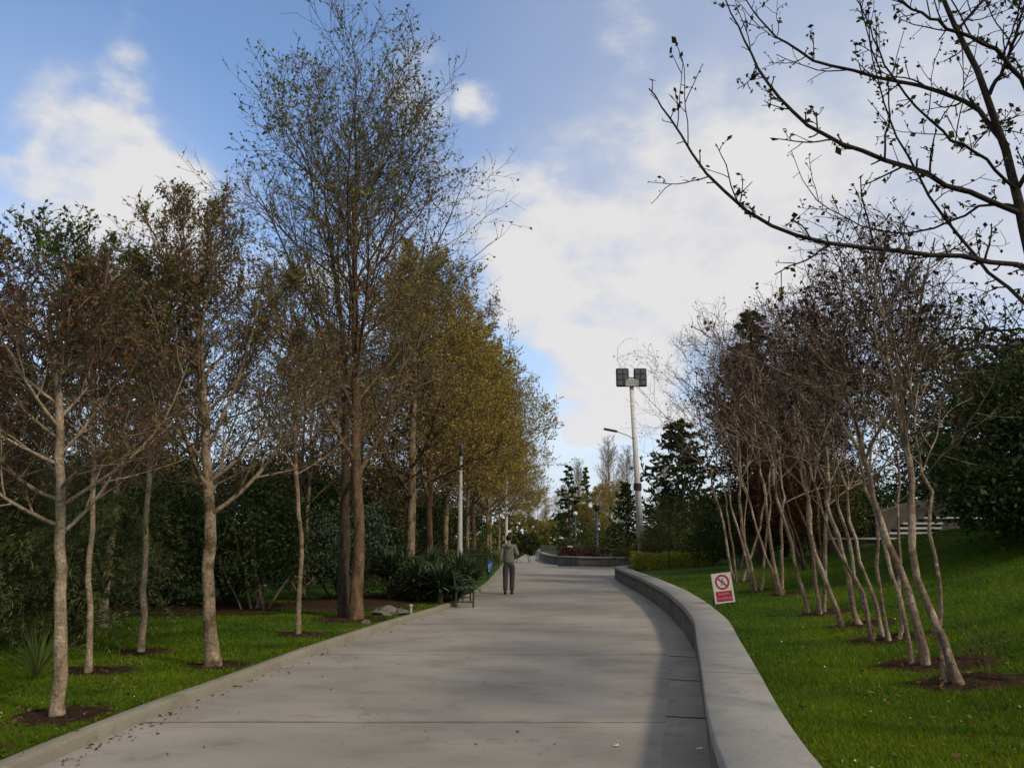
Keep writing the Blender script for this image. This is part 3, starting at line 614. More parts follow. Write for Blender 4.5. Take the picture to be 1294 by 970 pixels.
# the olive row farther along the left edge
GR = 'row of olive blossoming trees down the left edge'
olv = [M['bark_plane'], M['bark_big'], M['twig_brown'], M['lf_olive']]
rowl = ['first olive tree beyond the tallest tree, thick grey trunk above the sword leaved plants', 'second olive tree, brown trunk just beyond the first thick grey one', 'third olive tree, narrow pale trunk close to the white lamp pole',
        'fourth olive tree, first one beyond the white lamp pole', 'olive tree arching over the path before the blue litter bin', 'olive tree arching low over the path above the walking person', 'olive tree in the far row past the round clipped shrubs', 'olive tree where the far path narrows', 'last olive tree at the far end of the left row']
rowy = [24, 27.5, 32, 37.5, 44, 52, 63, 78, 96]
protos = []
for i, y in enumerate(rowy):
    loc = (-3.05 + .034 * (y - 24) + (0, .05, .1, .5, .2, .5, 0, 0, 0)[i], y, .1); H = (11.4, 11, 11, 11.5, 12.4, 12.8, 12, 12, 12)[i]
    if i < 4:
        o = upright_tree('olive_tree' if 0 else 'blossoming_tree', loc, H, rowl[i], 'tree', GR, 120 + i, r0=(.19, .16, .14, .13)[i], mats=olv if i != 1 else [M['bark_big']] + olv[1:], spread=(.36, .41, .44, .44)[i], n1=30, n2=10, n3=7, n4=5, leaf=.07 + .005 * i, lpt=(3, 3, 4, 5)[i], ang=60, up=.05, bare=.2, bias=np.array([.014, 0, 0]), twig=.006)
        protos.append(o)
    else:
        o = copy_tree(protos[(1, 2, 0, 3, 1)[i - 4]]); o.location = loc; o.rotation_euler.z = .55 * (i - 6); o['label'] = rowl[i]; o['group'] = GR
        s_ = H / 11; o.scale = (s_, s_, s_)
# far olive trees on the right of the far path and beyond
for k, (x, y, s_, lb) in enumerate([(8.4, 78, .62, 'small olive tree behind the blue lamp post'), (7.0, 96, .72, 'olive tree beyond the white globe lamps'), (11.5, 92, .75, 'olive tree between the globe lamps and the dark small conifer'), (4.4, 135, .9, 'olive tree closing the view at the end of the far path'), (-6, 120, .95, 'olive tree at the far left behind the last of the row')]):
    o = copy_tree(protos[k % 4]); o.location = (x, y, .1); o.scale = (s_,) * 3; o.rotation_euler.z = k * 1.3; o['label'] = lb; o['group'] = 'olive trees closing the far path'
pop = [M['bark_pale'], M['twig_grey'], M['twig_grey'], M['lf_olive']]
o = upright_tree('bare_poplar', (13.0, 104, 0), 15.5, 'tall pale bare poplar left of the floodlight mast', 'tree', 'bare poplars in the distance', 140, r0=.2, mats=[M['bark_pale'], M['bark_pale'], M['bark_pale'], M['lf_bud']], spread=.30, n1=34, n2=9, n3=6, n4=0, lpt=0, ang=30, up=.06, twig=.016)
for k, (x, y, s_, lb) in enumerate([(16.0, 108, .95, 'pale bare poplar right behind the floodlight mast'), (10.0, 118, .9, 'smaller bare poplar far left of the floodlight mast'), (19.5, 100, .82, 'bare poplar farther right behind the layered cedar')]):
    c_ = copy_tree(o); c_.location = (x, y, 0); c_.rotation_euler.z = 1 + k; c_.scale = (s_,) * 3; c_['label'] = lb

# ------------------------------------------------------------------ undergrowth on the left
GS = 'dark shrubs behind the left lawn'
sh1 = shrub('evergreen_shrub', (-5.6, 17.6, .1), 1.3, 1.1, 2.5, 8500, .085, M['lf_ever'], 'dark shrub with pale slanting stems behind the slender sapling', 'shrub', GS, 201, z0=.35, stems=9, stem_mat=M['bark_plane'])
sh2 = shrub('evergreen_shrub', (-8.0, 17.8, .1), 1.5, 1.2, 2.9, 9500, .09, M['lf_ever'], 'tall dark shrub behind the spotted trunk', 'shrub', GS, 202, z0=.25, stems=9, stem_mat=M['bark_plane'])
sh3 = shrub('evergreen_shrub', (-4.3, 20.4, .1), 1.2, 1.2, 2.4, 7000, .09, M['lf_blue'], 'grey green shrub directly behind the tallest tree', 'shrub', GS, 203, z0=.2, stems=8)
for k, (x, y, z_, s_, src, lb) in enumerate([(-6.8, 19.2, 0, 1.1, sh3, 'grey green shrub behind the gap beside the spotted trunk'), (-10.2, 17.0, 1.0, 1.0, sh1, 'dark shrub behind the thin pale trunk farther back'), (-12.3, 16.2, 2.2, 1.05, sh2, 'dark shrub behind the feathery green shrub'),
        (-9.4, 20.6, .6, 1.25, sh2, 'large dark shrub in the second rank behind the spotted trunk'), (-14.6, 19.0, 3, 1.2, sh1, 'dark shrub deep at the left edge'), (-12.0, 21.5, 4, 1.25, sh3, 'grey green shrub deep at the left behind the others'),
        (-6.2, 23.6, 1.6, 1.3, sh2, 'dark shrub far behind the tallest trunk'), (-4.9, 27.5, .5, 1.15, sh1, 'dark shrub between the olive row and the tallest tree'), (-4.4, 34, 2.5, 1.2, sh2, 'dark shrub left of the white lamp pole'), (-3.6, 42, 1.5, 1.3, sh1, 'dark shrub right of the white lamp pole behind the bin'), (-2.6, 50, 2.0, 1.2, sh2, 'dark shrub behind the walking person'), (-5.5, 47, 3.4, 1.5, sh2, 'dark shrub deep behind the olive row')]):
    c_ = copy_tree(src); c_.location = (x, y, .08); c_.rotation_euler.z = z_; c_.scale = (s_,) * 3; c_['label'] = lb
def weeping(name, loc, r, h, n, m, label, seed):
    rng = np.random.default_rng(seed); root = empty(name, loc, label, 'shrub', 'feathery green shrubs at the left')
    P0 = np.zeros((7, 3)); P0[:, :2] = rng.normal(0, .12, (7, 2)); D = unit(np.stack([rng.normal(0, .25, 7), rng.normal(0, .25, 7), np.ones(7)], 1))
    P = poly(rng, P0, D, rng.uniform(.75, 1, 7) * h, 9, .07, .02); Rr = np.linspace(1, .2, 9)[None] * rng.uniform(.02, .03, (7, 1))
    P2, R2 = grow(rng, P, Rr, 16, .08, 1, 55, 15, lambda t, p: r * (1.1 - .5 * t), 8, .07, -.06, .5, .004, .3)
    P3, R3 = grow(rng, P2, R2, 12, .1, 1, 38, 12, lambda t, p: p * .42, 7, .06, -.16, .6, .0025, .4)
    p, d = along(rng, P3, n, .05, 1, .02)
    link('stems', *merge([tubes(P, Rr, 6), tubes(P2, R2, 4), tubes(P3, R3, 3)]), M['bark_dark'], root); link('foliage', *leaves(rng, p, .075, .3, .13, d * 8), m, root); return root
weeping('feathery_shrub', (-6.2, 11.6, .1), 1.15, 2.7, 17, M['lf_willow'], 'feathery drooping green shrub behind the thin pale trunk at the left', 301)
weeping('feathery_shrub', (-7.6, 11.4, .1), 1.2, 2.4, 17, M['lf_willow'], 'feathery drooping green shrub at the far left edge of the lawn', 302)

def sword_plant(name, loc, n, ln, label, group, seed, wd=.035, stem=0.3, m=None, el=(5, 85)):
    rng = np.random.default_rng(seed); root = empty(name, loc, label, 'plant', group)
    a = rng.uniform(0, 6.28, n); e = np.radians(rng.uniform(el[0], el[1], n)); l_ = ln * rng.uniform(.65, 1.1, n); K = 6
    D = np.stack([np.cos(a) * np.cos(e), np.sin(a) * np.cos(e), np.sin(e)], 1); P0 = D * .03; P0[:, 2] += stem + rng.uniform(-.12, .1, n) * (stem > .2)
    P = poly(rng, P0, D, l_, K, .03, -.10); T = unit(np.gradient(P, axis=1)); side = unit(np.cross(T, np.array([0, 0, 1.])))
    wv = wd * np.array([.6, 1, 1, .8, .5, .06])[None, :, None]; V = np.stack([P - side * wv, P + side * wv], 2).reshape(-1, 3)
    base = np.arange(n)[:, None] * K * 2 + np.arange(K - 1)[None] * 2; F = np.stack([base, base + 1, base + 3, base + 2], -1).reshape(-1, 4)
    link('leaf_rosette', V, F, m or M['lf_yucca'], root)
    if stem > .12: MB().tube([(0, 0, -.05), (.01, 0, stem * .6), (0, 0, stem + .05)], [.07, .06, .05], 8).done('stem', M['bark_dark'], root)
    return root
GY = 'sword leaved plants in the bed beside the bench'
for k, (u, v, y, s_, n_, st_, lb) in enumerate([(492, 742, 20.4, .78, 150, .62, 'tall sword leaved plant with a round pale head beside the rock'), (528, 745, 20.0, .72, 140, .45, 'dark sword leaved plant in the middle of the bed'), (556, 748, 19.4, .72, 140, .42, 'sword leaved plant at the kerb end in front of the bench'),
        (582, 740, 21.2, .80, 150, .5, 'bright spiky sword leaved plant at the foot of the white lamp pole'), (545, 735, 22.5, .75, 130, .6, 'sword leaved plant behind the middle of the bed'), (510, 735, 22.6, .75, 130, .55, 'sword leaved plant behind the round pale headed one'), (596, 735, 23.4, .7, 130, .35, 'sword leaved plant behind the bench')]):
    p = at(u, v, y); sword_plant('sword_plant', (p[0], y, .1), n_, s_, lb, GY, 310 + k, stem=st_)
for k, (u, y, h_, r_, lb) in enumerate([(535, 20.6, .9, .75, 'low dark leafy shrub filling the middle of the bed'), (562, 20.3, .8, .6, 'low dark leafy shrub beside the bench end of the bed'), (512, 21.6, 1.1, .7, 'low dark leafy shrub behind the rock')]):
    p = at(u, 740, y); shrub('low_shrub', (p[0], y, .1), r_, r_, h_, 3800, .07, M['lf_ever'], lb, 'shrub', 'low dark shrubs in the bed', 330 + k, stems=5)
p = zl(45, 862); sword_plant('arching_plant', (p[0], p[1], .1), 80, .62, 'small green arching plant at the edge of the lawn under the feathery shrub', None, 345, .006, .05, M['lf_willow'], (35, 85))
# dark trees behind the left side, closing the view under the crowns
GD = 'dark evergreen trees behind the left shrubs'
def ever_tree(loc, rx, h, n, leaf, m, label, seed, group, z0=.8, clumps=70, cs=.17, taper=.25):
    rng = np.random.default_rng(seed); root = empty('evergreen_tree', loc, label, 'tree', group); H = h + z0
    P0 = trunk_line(rng, [(0, 0, -.1), (.05, 0, H * .5), (0, 0, H * .92)], 10, .04); R0 = trunk_rad(.12 + H * .008, .02, 10)
    P1, R1 = grow(rng, P0, R0, 22, .15, .95, 65, 12, lambda t, p: rx * (1.05 - .55 * t), 7, .08, .03, .5, .012, .25)
    link('trunk', *tubes(P0, R0, 9), M['bark_dark'], root, True); link('branches', *tubes(P1, R1, 5), M['bark_dark'], root)
    link('crown', *leaves(rng, blob_points(rng, n, rx, rx, h, z0, clumps, cs, .5, taper), leaf, .3, .55), m, root); return root
e1 = ever_tree((-9.5, 30, 0), 2.6, 4.6, 15000, .14, M['lf_ever'], 'dark evergreen tree behind the shrubs and the spotted trunk', 401, GD, .5)
e2 = ever_tree((-14.5, 27, 0), 2.8, 4.2, 14000, .15, M['lf_willow'], 'mid green tree behind the feathery shrub', 402, GD, .5)
for k, (x, y, s_, src, lb) in enumerate([(-20, 25, 1.0, e1, 'dark evergreen tree at the deep left edge'), (-25, 30, 1.1, e2, 'green tree deep behind the left edge'), (-6.5, 38, 1.1, e1, 'dark evergreen tree behind the olive row trunks'), (-11, 44, 1.2, e2, 'green tree far behind the tallest tree'), (-17.5, 38, 1.25, e1, 'dark evergreen tree far behind the slender sapling'),
        (-6, 60, 1.1, e1, 'dark evergreen tree behind the far olive row'), (-14, 62, 1.4, e2, 'green tree in the distance between the left trunks'), (-30, 44, 1.4, e1, 'dark evergreen tree in the far left distance')]):
    c_ = copy_tree(src); c_.location = (x, y, 0); c_.rotation_euler.z = k * 1.1; c_.scale = (s_,) * 3; c_['label'] = lb
for k, (x, y, H, m_, sd_, lb) in enumerate([(-10.5, 16.2, 5.6, 'lf_brown', 150, 'brown leaved tree behind the thin pale trunk farther back'), (-8.2, 20.0, 7.2, 'lf_bud', 151, 'twiggy greenish tree behind the spotted trunk'), (-5.6, 21.5, 7.6, 'lf_brown', 152, 'brown leaved tree behind the slender sapling'),
        (-12.6, 20.5, 6.4, 'lf_green', 153, 'fresh green tree deep behind the reddish crowns'), (-7.2, 26.5, 9.0, 'lf_olive', 154, 'olive tree far behind the slender sapling'), (-4.9, 25.0, 8.0, 'lf_brown', 155, 'brown leaved tree behind the tallest trunk'), (-15.5, 17.5, 5.6, 'lf_red', 156, 'reddish tree deep at the left edge')]):
    upright_tree('background_tree', (x, y, .1), H, lb, 'tree', 'trees in the second rank on the left', sd_, r0=.085, mats=[M['bark_plane'], M['twig_brown'], M['twig_brown'], M[m_]], spread=.42, n1=24, n2=9, n3=7, n4=3, leaf=.06, lpt=1, ang=56, up=.05, bare=.14, twig=.006)
for k, (x, y, s_, lb) in enumerate([(-2.1, 25.4, 1.0, 'low dark shrub at the foot of the white lamp pole'), (-2.15, 31.5, .95, 'low dark shrub behind the blue litter bin'), (-1.65, 35.5, 1.1, 'low dark shrub beyond the blue litter bin along the kerb'), (-1.6, 41, 1.1, 'low dark shrub left of the walking person'), (-2.35, 28, 1.05, 'low dark shrub between the lamp pole and the litter bin')]):
    shrub('low_shrub', (x, y, .1), .85 * s_, 1.5 * s_, 1.1 * s_, 3600, .08, M['lf_ever'], lb, 'shrub', 'low dark shrubs along the kerb', 360 + k, stems=5)
conifer('blue_conifer', (-11.2, 24, 0), 8.6, 2.4, 'grey green conifer showing through the brown crowns at the left', seed=410, m=M['lf_blue'], n1=80)

# ------------------------------------------------------------------ right lawn: many-stemmed trees leaning over the path
GM = 'bare many stemmed trees on the right lawn'
myr = [M['bark_myrtle'], M['bark_myrtle'], M['twig_purple'], M['lf_pod']]
def stems_for(seed, n, H, lean, spread, r):
    rng = np.random.default_rng(seed); o_ = []
    for k in range(n):
        a = k * 6.28 / n + rng.uniform(-.5, .5); bx, by = .10 * math.cos(a), .10 * math.sin(a)
        o_.append((bx if n > 1 else 0, by if n > 1 else 0, lean + spread * math.cos(a) + rng.normal(0, .15), spread * math.sin(a), rng.uniform(.72, .95), r * rng.uniform(.75, 1.15)))
    return o_
mylab = ['nearest bare tree on the right lawn, one pale crooked trunk forking at knee height', 'second bare tree from the front, single slim trunk leaning to the path', 'bare tree with a clump of five slim pale stems', 'bare tree with two thick leaning stems joined at the base', 'bare tree with three dark stems behind the two thick leaning ones',
         'bare tree with three stems standing to the right of the sign', 'bare tree with spreading stems farther behind the sign', 'farthest bare tree of the row, pale fan of stems beyond the sign', 'extra slim leaning stem beside the clump of five']
spec = [(1, 3.7, -.3, .0, .042), (1, 3.9, -.4, .0, .045), (5, 4.2, -.18, .4, .028), (2, 4.5, -.25, .3, .05), (3, 4.8, -.2, .5, .038), (3, 6.0, -.15, .6, .044), (3, 6.7, -.1, .8, .044), (4, 7.2, .0, 1.1, .042)]
for i, (n_, H, ln, sp_, r_) in enumerate(spec):
    r_ *= .95
    st = stems_for(500 + i, n_, H, ln, sp_, r_)
    if i == 0: st = [(0, 0, -.26, .15, .95, .044), (-.05, .1, .08, .4, .9, .022)]
    if i == 1: st = [(0, 0, -.40, .1, .95, .047), (-.06, .12, -.15, .6, .9, .026)]
    p = MY[i]
    vase_tree('lawn_tree', (p[0], p[1], p[2]), st, H, mylab[i], 'tree', GM, 520 + i, myr, pods=1, leafs=.04, lean=(-.4, 0), n1=(13, 12, 5, 8, 7, 6, 6, 6)[i], n2=7, n3=4 if i < 5 else 5, n4=2, bare=.40 if n_ > 1 else .5)
vase_tree('lawn_tree', (9.6, 24.5, float(lawn_r(9.6, 24.5))), stems_for(540, 3, 6, -.4, .8, .04), 6.2, 'bare tree standing in front of the stone steps', 'tree', GM, 541, myr, pods=1, leafs=.035, lean=(-.3, 0), n1=9, n2=8, n3=8, bare=.4)
vase_tree('lawn_tree', (8.0, 21.5, float(lawn_r(8, 21.5))), stems_for(542, 3, 7, -.4, .8, .05), 6.6, 'dark trunked bare tree behind the row of pale ones', 'tree', GM, 543, [M['bark_dark'], M['twig_purple'], M['twig_purple'], M['lf_pod']], pods=1, leafs=.035, lean=(-.3, 0), n1=9, n2=8, n3=9, bare=.35)
# thin shoots springing from the ground beside the nearest trunk
p = MY[0]; shrub('root_shoots', (p[0] + .28, p[1] + .1, p[2]), .22, .18, .75, 60, .03, M['lf_green'], 'thin leafy shoots rising from the soil beside the nearest bare trunk', 'shoots', None, 560, stems=7, sr=.3, stem_mat=M['twig_brown'], clumps=12)

# trees and shrubs behind the right lawn
GB = 'dark trees behind the right lawn'
conifer('cedar', (9.9, 31, .9), 10.2, 3.0, 'tall dark cedar pointing up behind the bare trees', 'conifer', GB, 601, n1=110, leaf=.19, lpt=13)
conifer('cedar', (9.6, 44, .4), 8.0, 4.2, 'wide layered dark cedar right of the floodlight mast', 'conifer', GB, 602, n1=84, leaf=.24, droop=.0, lpt=16)
conifer('cedar', (13.6, 36, .6), 7.2, 3.0, 'dark cedar deep behind the clump of five stems', 'conifer', GB, 606, n1=80, leaf=.2, lpt=12)
conifer('small_conifer', (8.3, 57, .2), 5.6, 1.7, 'small dark pointed conifer left of the floodlight mast', 'conifer', GB, 603, n1=80, leaf=.2, droop=.03)
conifer('tall_conifer', (6.1, 84, .2), 9.4, 2.3, 'slim layered conifer above the white globe lamps', 'conifer', GB, 604, n1=46, leaf=.3)
conifer('tall_conifer', (9.3, 98, .2), 10.5, 1.5, 'narrow brown green conifer beside the slim layered one', 'conifer', GB, 605, m=M['lf_everolive'], n1=70, leaf=.3)
plum = [M['bark_dark'], M['twig_dark'], M['twig_purple'], M['lf_plum']]
GP = 'purple plum trees behind the bare trees'
for k, (x, y, H, lb) in enumerate([(8.6, 27.5, 7.4, 'purple leaved tree in front of the tall dark cedar'), (11.6, 28.5, 7.2, 'purple leaved tree right of the tall dark cedar')]):
    upright_tree('plum_tree', (x, y, float(lawn_r(x, y)) if y < 36 else .4), H, lb, 'tree', GP, 620 + k, r0=.1, mats=plum, spread=.40, n1=26, n2=9, n3=7, n4=2, leaf=.085, lpt=4, ang=52, up=.06, bare=.15, twig=.006)
big = ever_tree((11.6, 15.4, 1.1), 3.5, 4.5, 62000, .10, M['lf_ever'], 'huge dark evergreen at the right edge, sweeping down to the lawn', 640, GB, .05, 200, .13, .1)
ever_tree((15.3, 19.5, 1.7), 3.6, 5.4, 34000, .12, M['lf_everolive'], 'tall olive brown evergreen rising behind the huge dark one', 641, GB, .6, 130, .13, .15)
ever_tree((13.2, 22.8, 1.9), 2.2, 5.2, 14000, .11, M['lf_everolive'], 'smaller olive evergreen between the stone steps and the huge dark one', 642, GB, .8, 70, .16)
f1 = ever_tree((10.6, 30.6, 1.0), 2.2, 3.4, 12000, .11, M['lf_ever'], 'dark bushy evergreen behind the left end of the stone steps', 643, GB, .2)
for k, (x, y, s_, lb) in enumerate([(13.5, 33, 1.1, 'dark bushy evergreen behind the stone wall'), (17.5, 30.5, 1.2, 'dark bushy evergreen right of the stone wall'), (21, 27, 1.3, 'dark bushy evergreen far right behind the olive ones'), (10.5, 40.5, 1.1, 'dark bushy evergreen behind the round bush'), (14.5, 48, 1.4, 'dark bushy evergreen below the layered cedar'), (19, 42, 1.5, 'dark bushy evergreen deep behind the cedars'), (26, 36, 1.6, 'dark bushy evergreen in the far right distance'), (10.2, 47.5, 1.25, 'dark bushy evergreen right at the foot of the layered cedar'), (24, 62, 1.8, 'dark bushy evergreen in the distance right of the poplars')]):
    c_ = copy_tree(f1); c_.location = (x, y, .8 if y < 36 else .2); c_.rotation_euler.z = k; c_.scale = (s_,) * 3; c_['label'] = lb
shrub('rusty_shrub', (9.3, 25.8, 1.1), 1.5, 1.2, 2.9, 6500, .085, M['lf_rust'], 'rusty brown leaved shrub behind the leaning stems', 'shrub', None, 650, z0=.6, cs=.24)
shrub('olive_shrub', (11.0, 26.8, 1.3), 1.3, 1.1, 2.7, 5500, .085, M['lf_everolive'], 'olive shrub at the left end of the stone steps', 'shrub', None, 651, z0=.4)
shrub('round_bush', (7.8, 30.6, .75), .95, .8, 1.15, 6000, .05, M['lf_ever'], 'round dark clipped bush right of the golden hedge', 'shrub', 'round clipped bushes by the lawn', 652, clumps=90, cs=.14, shell=.8, stems=3)
shrub('round_bush', (9.0, 30.2, .85), .8, .7, 1.0, 5000, .05, M['lf_ever'], 'smaller dark clipped bush beside the stone steps side of the round one', 'shrub', 'round clipped bushes by the lawn', 653, clumps=90, cs=.14, shell=.8, stems=3)
shrub('green_shrub', (6.7, 35.0, .5), 1.2, .9, 2.5, 7000, .07, M['lf_willow'], 'loose green shrub right behind the golden hedge and the mast', 'shrub', None, 654, z0=.3)
for k, (x, y, lb) in enumerate([(6.15, 30.9, 'small young tree in front of the golden hedge, nearer the mast'), (7.1, 30.3, 'small young tree at the right end of the golden hedge')]):
    upright_tree('young_tree', (x, y, float(lawn_r(x, y))), 2.9, lb, 'tree', 'young trees before the golden hedge', 660 + k, r0=.03, mats=[M['bark_dark'], M['twig_brown'], M['twig_brown'], M['lf_green']], spread=.4, n1=14, n2=6, n3=4, n4=0, leaf=.06, lpt=3, ang=50, up=.05, bare=.3, twig=.005)
rng = np.random.default_rng(670)
C = np.stack([rng.uniform(4.85, 8.3, 14000), rng.uniform(31.6, 33.0, 14000), rng.uniform(.4, 1.12, 14000)], 1); C[:, 2] += .05 * np.sin(C[:, 0] * 4) + .03 * np.sin(C[:, 0] * 9 + C[:, 1] * 5); C[:, 1] += .08 * np.sin(C[:, 0] * 5)
h = empty('golden_hedge', (0, 0, 0), 'clipped golden green hedge along the far end of the seat wall', 'hedge'); link('foliage', *leaves(rng, C, .055, .3, .6), M['lf_hedge'], h)
P = np.zeros((60, 4, 3)); P[:, :, 0] = rng.uniform(4.9, 8.2, 60)[:, None]; P[:, :, 1] = rng.uniform(31.8, 32.8, 60)[:, None]; P[:, :, 2] = np.linspace(.3, 1.0, 4); P += rng.normal(0, .04, P.shape); link('stems', *tubes(P, np.full((60, 4), .01), 4), M['bark_dark'], h)
shrub('red_shrub', (5.75, 35.0, .45), .75, .5, 1.0, 3000, .05, M['lf_rust'], 'low rusty red shrub at the foot of the floodlight mast', 'shrub', 'rusty red shrubs', 671, stems=4)
for k, (x, y, rx, h_, m_, lb) in enumerate([(3.9, 53.2, .9, .7, 'lf_plum', 'low dark red shrub at the tip of the planter wall'), (5.4, 51.6, .9, .7, 'lf_plum', 'low dark red shrub beside the blue lamp post'), (7.6, 51.5, 1.1, .8, 'lf_ever', 'low dark green shrub at the mast end of the planter'), (4.5, 57, 1.4, 1.4, 'lf_ever', 'dark green shrub behind the globe lamps'), (6.6, 60, 1.9, 2.6, 'lf_ever', 'taller dark green shrub behind the blue lamp post')]):
    shrub('planter_shrub', (x, y, .45), rx, .8, h_, 3200, .085, M[m_], lb, 'shrub', 'shrubs in the far planter', 680 + k, stems=4)
for k, (x, y, r_, lb) in enumerate([(1.35, 58, .68, 'round dark clipped shrub right of the walking person'), (.45, 60, .62, 'round dark clipped shrub half hidden behind the walking person')]):
    shrub('ball_shrub', (x, y, .05), r_, r_, 1.55, 9000, .085, M['lf_ever'], lb, 'shrub', 'round clipped shrubs by the far path', 690 + k, z0=.55, clumps=150, cs=.12, shell=.8, stems=3)
# distant wood closing the horizon
rng = np.random.default_rng(700); n = 34000; a = np.radians(rng.uniform(-62, 62, n)); rr = rng.uniform(165, 200, n); hh = 5.5 + 2.5 * np.sin(a * 23) + 1.8 * np.sin(a * 61 + 2)
z = rng.random(n) ** .8 * hh; link('distant_wood', *leaves(rng, np.stack([np.sin(a) * rr, np.cos(a) * rr, z], 1), 1.1, .3, .8), M['lf_everolive'])['kind'] = 'stuff'

# ------------------------------------------------------------------ near tree whose branches hang in from the right
rng = np.random.default_rng(800)
b0 = at(1447, 900, 4.4); root = empty('overhanging_tree', (b0[0], 4.4, float(lawn_r(b0[0], 4.4))), 'tree just outside the right edge, dark budding branches hanging across the sky', 'tree')
o0 = np.array(root.location)
trk = np.array([o0 + [0, 0, -.1], o0 + [-.05, 0, .9], at(1360, 480, 4.4), at(1312, 360, 4.42), at(1290, 270, 4.45), at(1268, 180, 4.5), at(1232, 80, 4.6), at(1190, 0, 4.7), at(1150, -130, 4.9)]) - o0
def resample(p, K, wob):
    p = np.asarray(p); s = np.linspace(0, len(p) - 1, K); q = np.stack([np.interp(s, range(len(p)), p[:, i]) for i in range(3)], 1)
    q[1:-1] = (q[:-2] + 2 * q[1:-1] + q[2:]) / 4; q[1:-1] += rng.normal(0, wob, (K - 2, 3)); return q
T0 = resample(trk, 24, .006)[None]; TR = np.interp(np.linspace(0, 8, 24), [0, 2, 4, 6, 8], [.072, .046, .028, .019, .010])[None]
limbs = [([(1312, 345, 4.42), (1294, 335, 4.3), (1220, 327, 4.15), (1150, 318, 4.05), (1060, 310, 3.95), (985, 298, 3.9), (930, 258, 3.9), (885, 213, 3.9), (855, 165, 3.95), (835, 130, 4.0), (820, 112, 4.0)], .017),
    ([(1290, 270, 4.45), (1210, 237, 4.3), (1150, 212, 4.15), (1085, 193, 4.05), (1030, 165, 4.0), (985, 128, 3.95), (955, 80, 3.95), (935, 40, 4.0), (915, -5, 4.0)], .017),
    ([(1268, 180, 4.5), (1225, 128, 4.7), (1180, 113, 4.8), (1100, 97, 4.9), (1030, 75, 5.0), (985, 52, 5.05), (955, 20, 5.1), (938, -8, 5.1)], .017),
    ([(1330, 410, 4.4), (1290, 378, 4.7), (1235, 328, 4.9), (1190, 270, 5.0), (1150, 207, 5.1), (1125, 155, 5.2), (1108, 100, 5.2), (1092, 30, 5.3), (1080, -20, 5.3)], .013),
    ([(1312, 130, 4.3), (1260, 62, 4.1), (1190, 30, 4.0), (1140, 3, 4.0), (1100, -30, 4.0)], .015),
    ([(1290, 262, 4.45), (1245, 255, 4.8), (1190, 285, 5.1), (1145, 298, 5.3), (1090, 285, 5.4), (1050, 268, 5.5), (1020, 240, 5.5), (1000, 190, 5.5)], .010),
    ([(1345, 425, 4.4), (1290, 414, 4.8), (1240, 417, 5.1), (1185, 415, 5.4), (1120, 400, 5.6)], .010), ([(1350, 440, 4.4), (1290, 432, 4.2), (1240, 440, 4.1), (1195, 444, 4.05)], .012),
    ([(1250, 120, 4.55), (1280, 60, 4.4), (1294, 10, 4.3), (1300, -40, 4.3)], .014), ([(1285, 240, 4.46), (1240, 200, 4.2), (1200, 175, 4.05), (1150, 130, 3.95), (1110, 70, 3.9), (1095, 20, 3.9), (1070, -20, 3.9)], .010)]
P1 = np.stack([resample([at(*q) for q in l_], 20, .006) for l_, r_ in limbs]) - o0; R1 = np.stack([np.linspace(1, .22, 20) * r_ for l_, r_ in limbs])
Pa, Ra = grow(rng, T0, TR, 6, .3, .9, 52, 8, lambda t, p: 1.7 * (1.2 - t), 20, .07, .05, .6, .008, .22, np.array([.05, .0, 0]))     # limbs on the far side of the trunk
kp = Pa[:, -1, 0] > Pa[:, 0, 0] + .25; P1 = np.concatenate([P1, Pa[kp]]); R1 = np.concatenate([R1, Ra[kp]])
P2, R2 = grow(rng, P1, R1, 13, .08, .82, 48, 14, lambda t, p: .12 + .42 * rng.random(len(t)) ** 1.6, 8, .12, .06, .5, .0035, .5)
P3, R3 = grow(rng, P2, R2, 3, .2, .95, 50, 15, lambda t, p: p * .35, 5, .14, .05, .7, .0028, .6)
P3b, R3b = grow(rng, P1, R1, 16, .1, 1, 55, 15, lambda t, p: np.full(len(t), .06), 4, .15, .05, .5, .003, .7)
link('trunk', *tubes(T0, TR, 12), M['twig_dark'], root, True); link('branches', *tubes(P1, R1, 8), M['twig_dark'], root, True)
link('twigs', *merge([tubes(P2, R2, 5), tubes(P3, R3, 4), tubes(P3b, R3b, 4)]), M['twig_dark'], root)
C = [along(rng, P2, 4, .2, 1, .012)[0], along(rng, P3, 2, .5, 1, .01)[0], P3b[:, -1], P2[:, -1], P3[:, -1]]
link('crown', *leaves(rng, np.concatenate(C), .026, .5, .6), leaf_mat('opening_buds', [(0, (.028, .020, .014)), (.6, (.045, .035, .018)), (.85, (.06, .07, .018)), (1, (.11, .13, .03))], .3), root)
# ------------------------------------------------------------------ stone steps and rubble wall
root = empty('stone_steps', (10.2, 26.2, 0), 'pale stone steps climbing the slope behind the bare trees', 'steps')
for k in range(5):
    x0, x1, z = ((.3, 3.9, 1.66), (2.5, 4.2, 1.84), (2.95, 4.5, 2.01), (3.35, 4.75, 2.18), (4.3, 6.8, 2.38))[k]; wd = x1 - x0
    MB().box((x0 + wd / 2, .25 + .36 * k, z), (wd, .44, .07), bev=.012).done('step', M['step'], root)
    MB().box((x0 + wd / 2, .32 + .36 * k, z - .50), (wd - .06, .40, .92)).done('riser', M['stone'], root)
root = empty('rubble_wall', (13.5, 29.2, 0), 'rough stone wall with a sloping top above the steps', 'wall')
prof = [(0, 0), (5.0, 0), (5.0, 2.98), (1.75, 3.0), (1.55, 3.0), (.15, 2.62), (0, 2.5)]
V = [(x, 0, z) for x, z in prof] + [(x, .4, z) for x, z in prof]; n = len(prof)
link('wall_body', V, [tuple(range(n)), tuple(range(2 * n - 1, n - 1, -1))] + [(i, i + n, (i + 1) % n + n, (i + 1) % n) for i in range(n)], M['stone'], root)
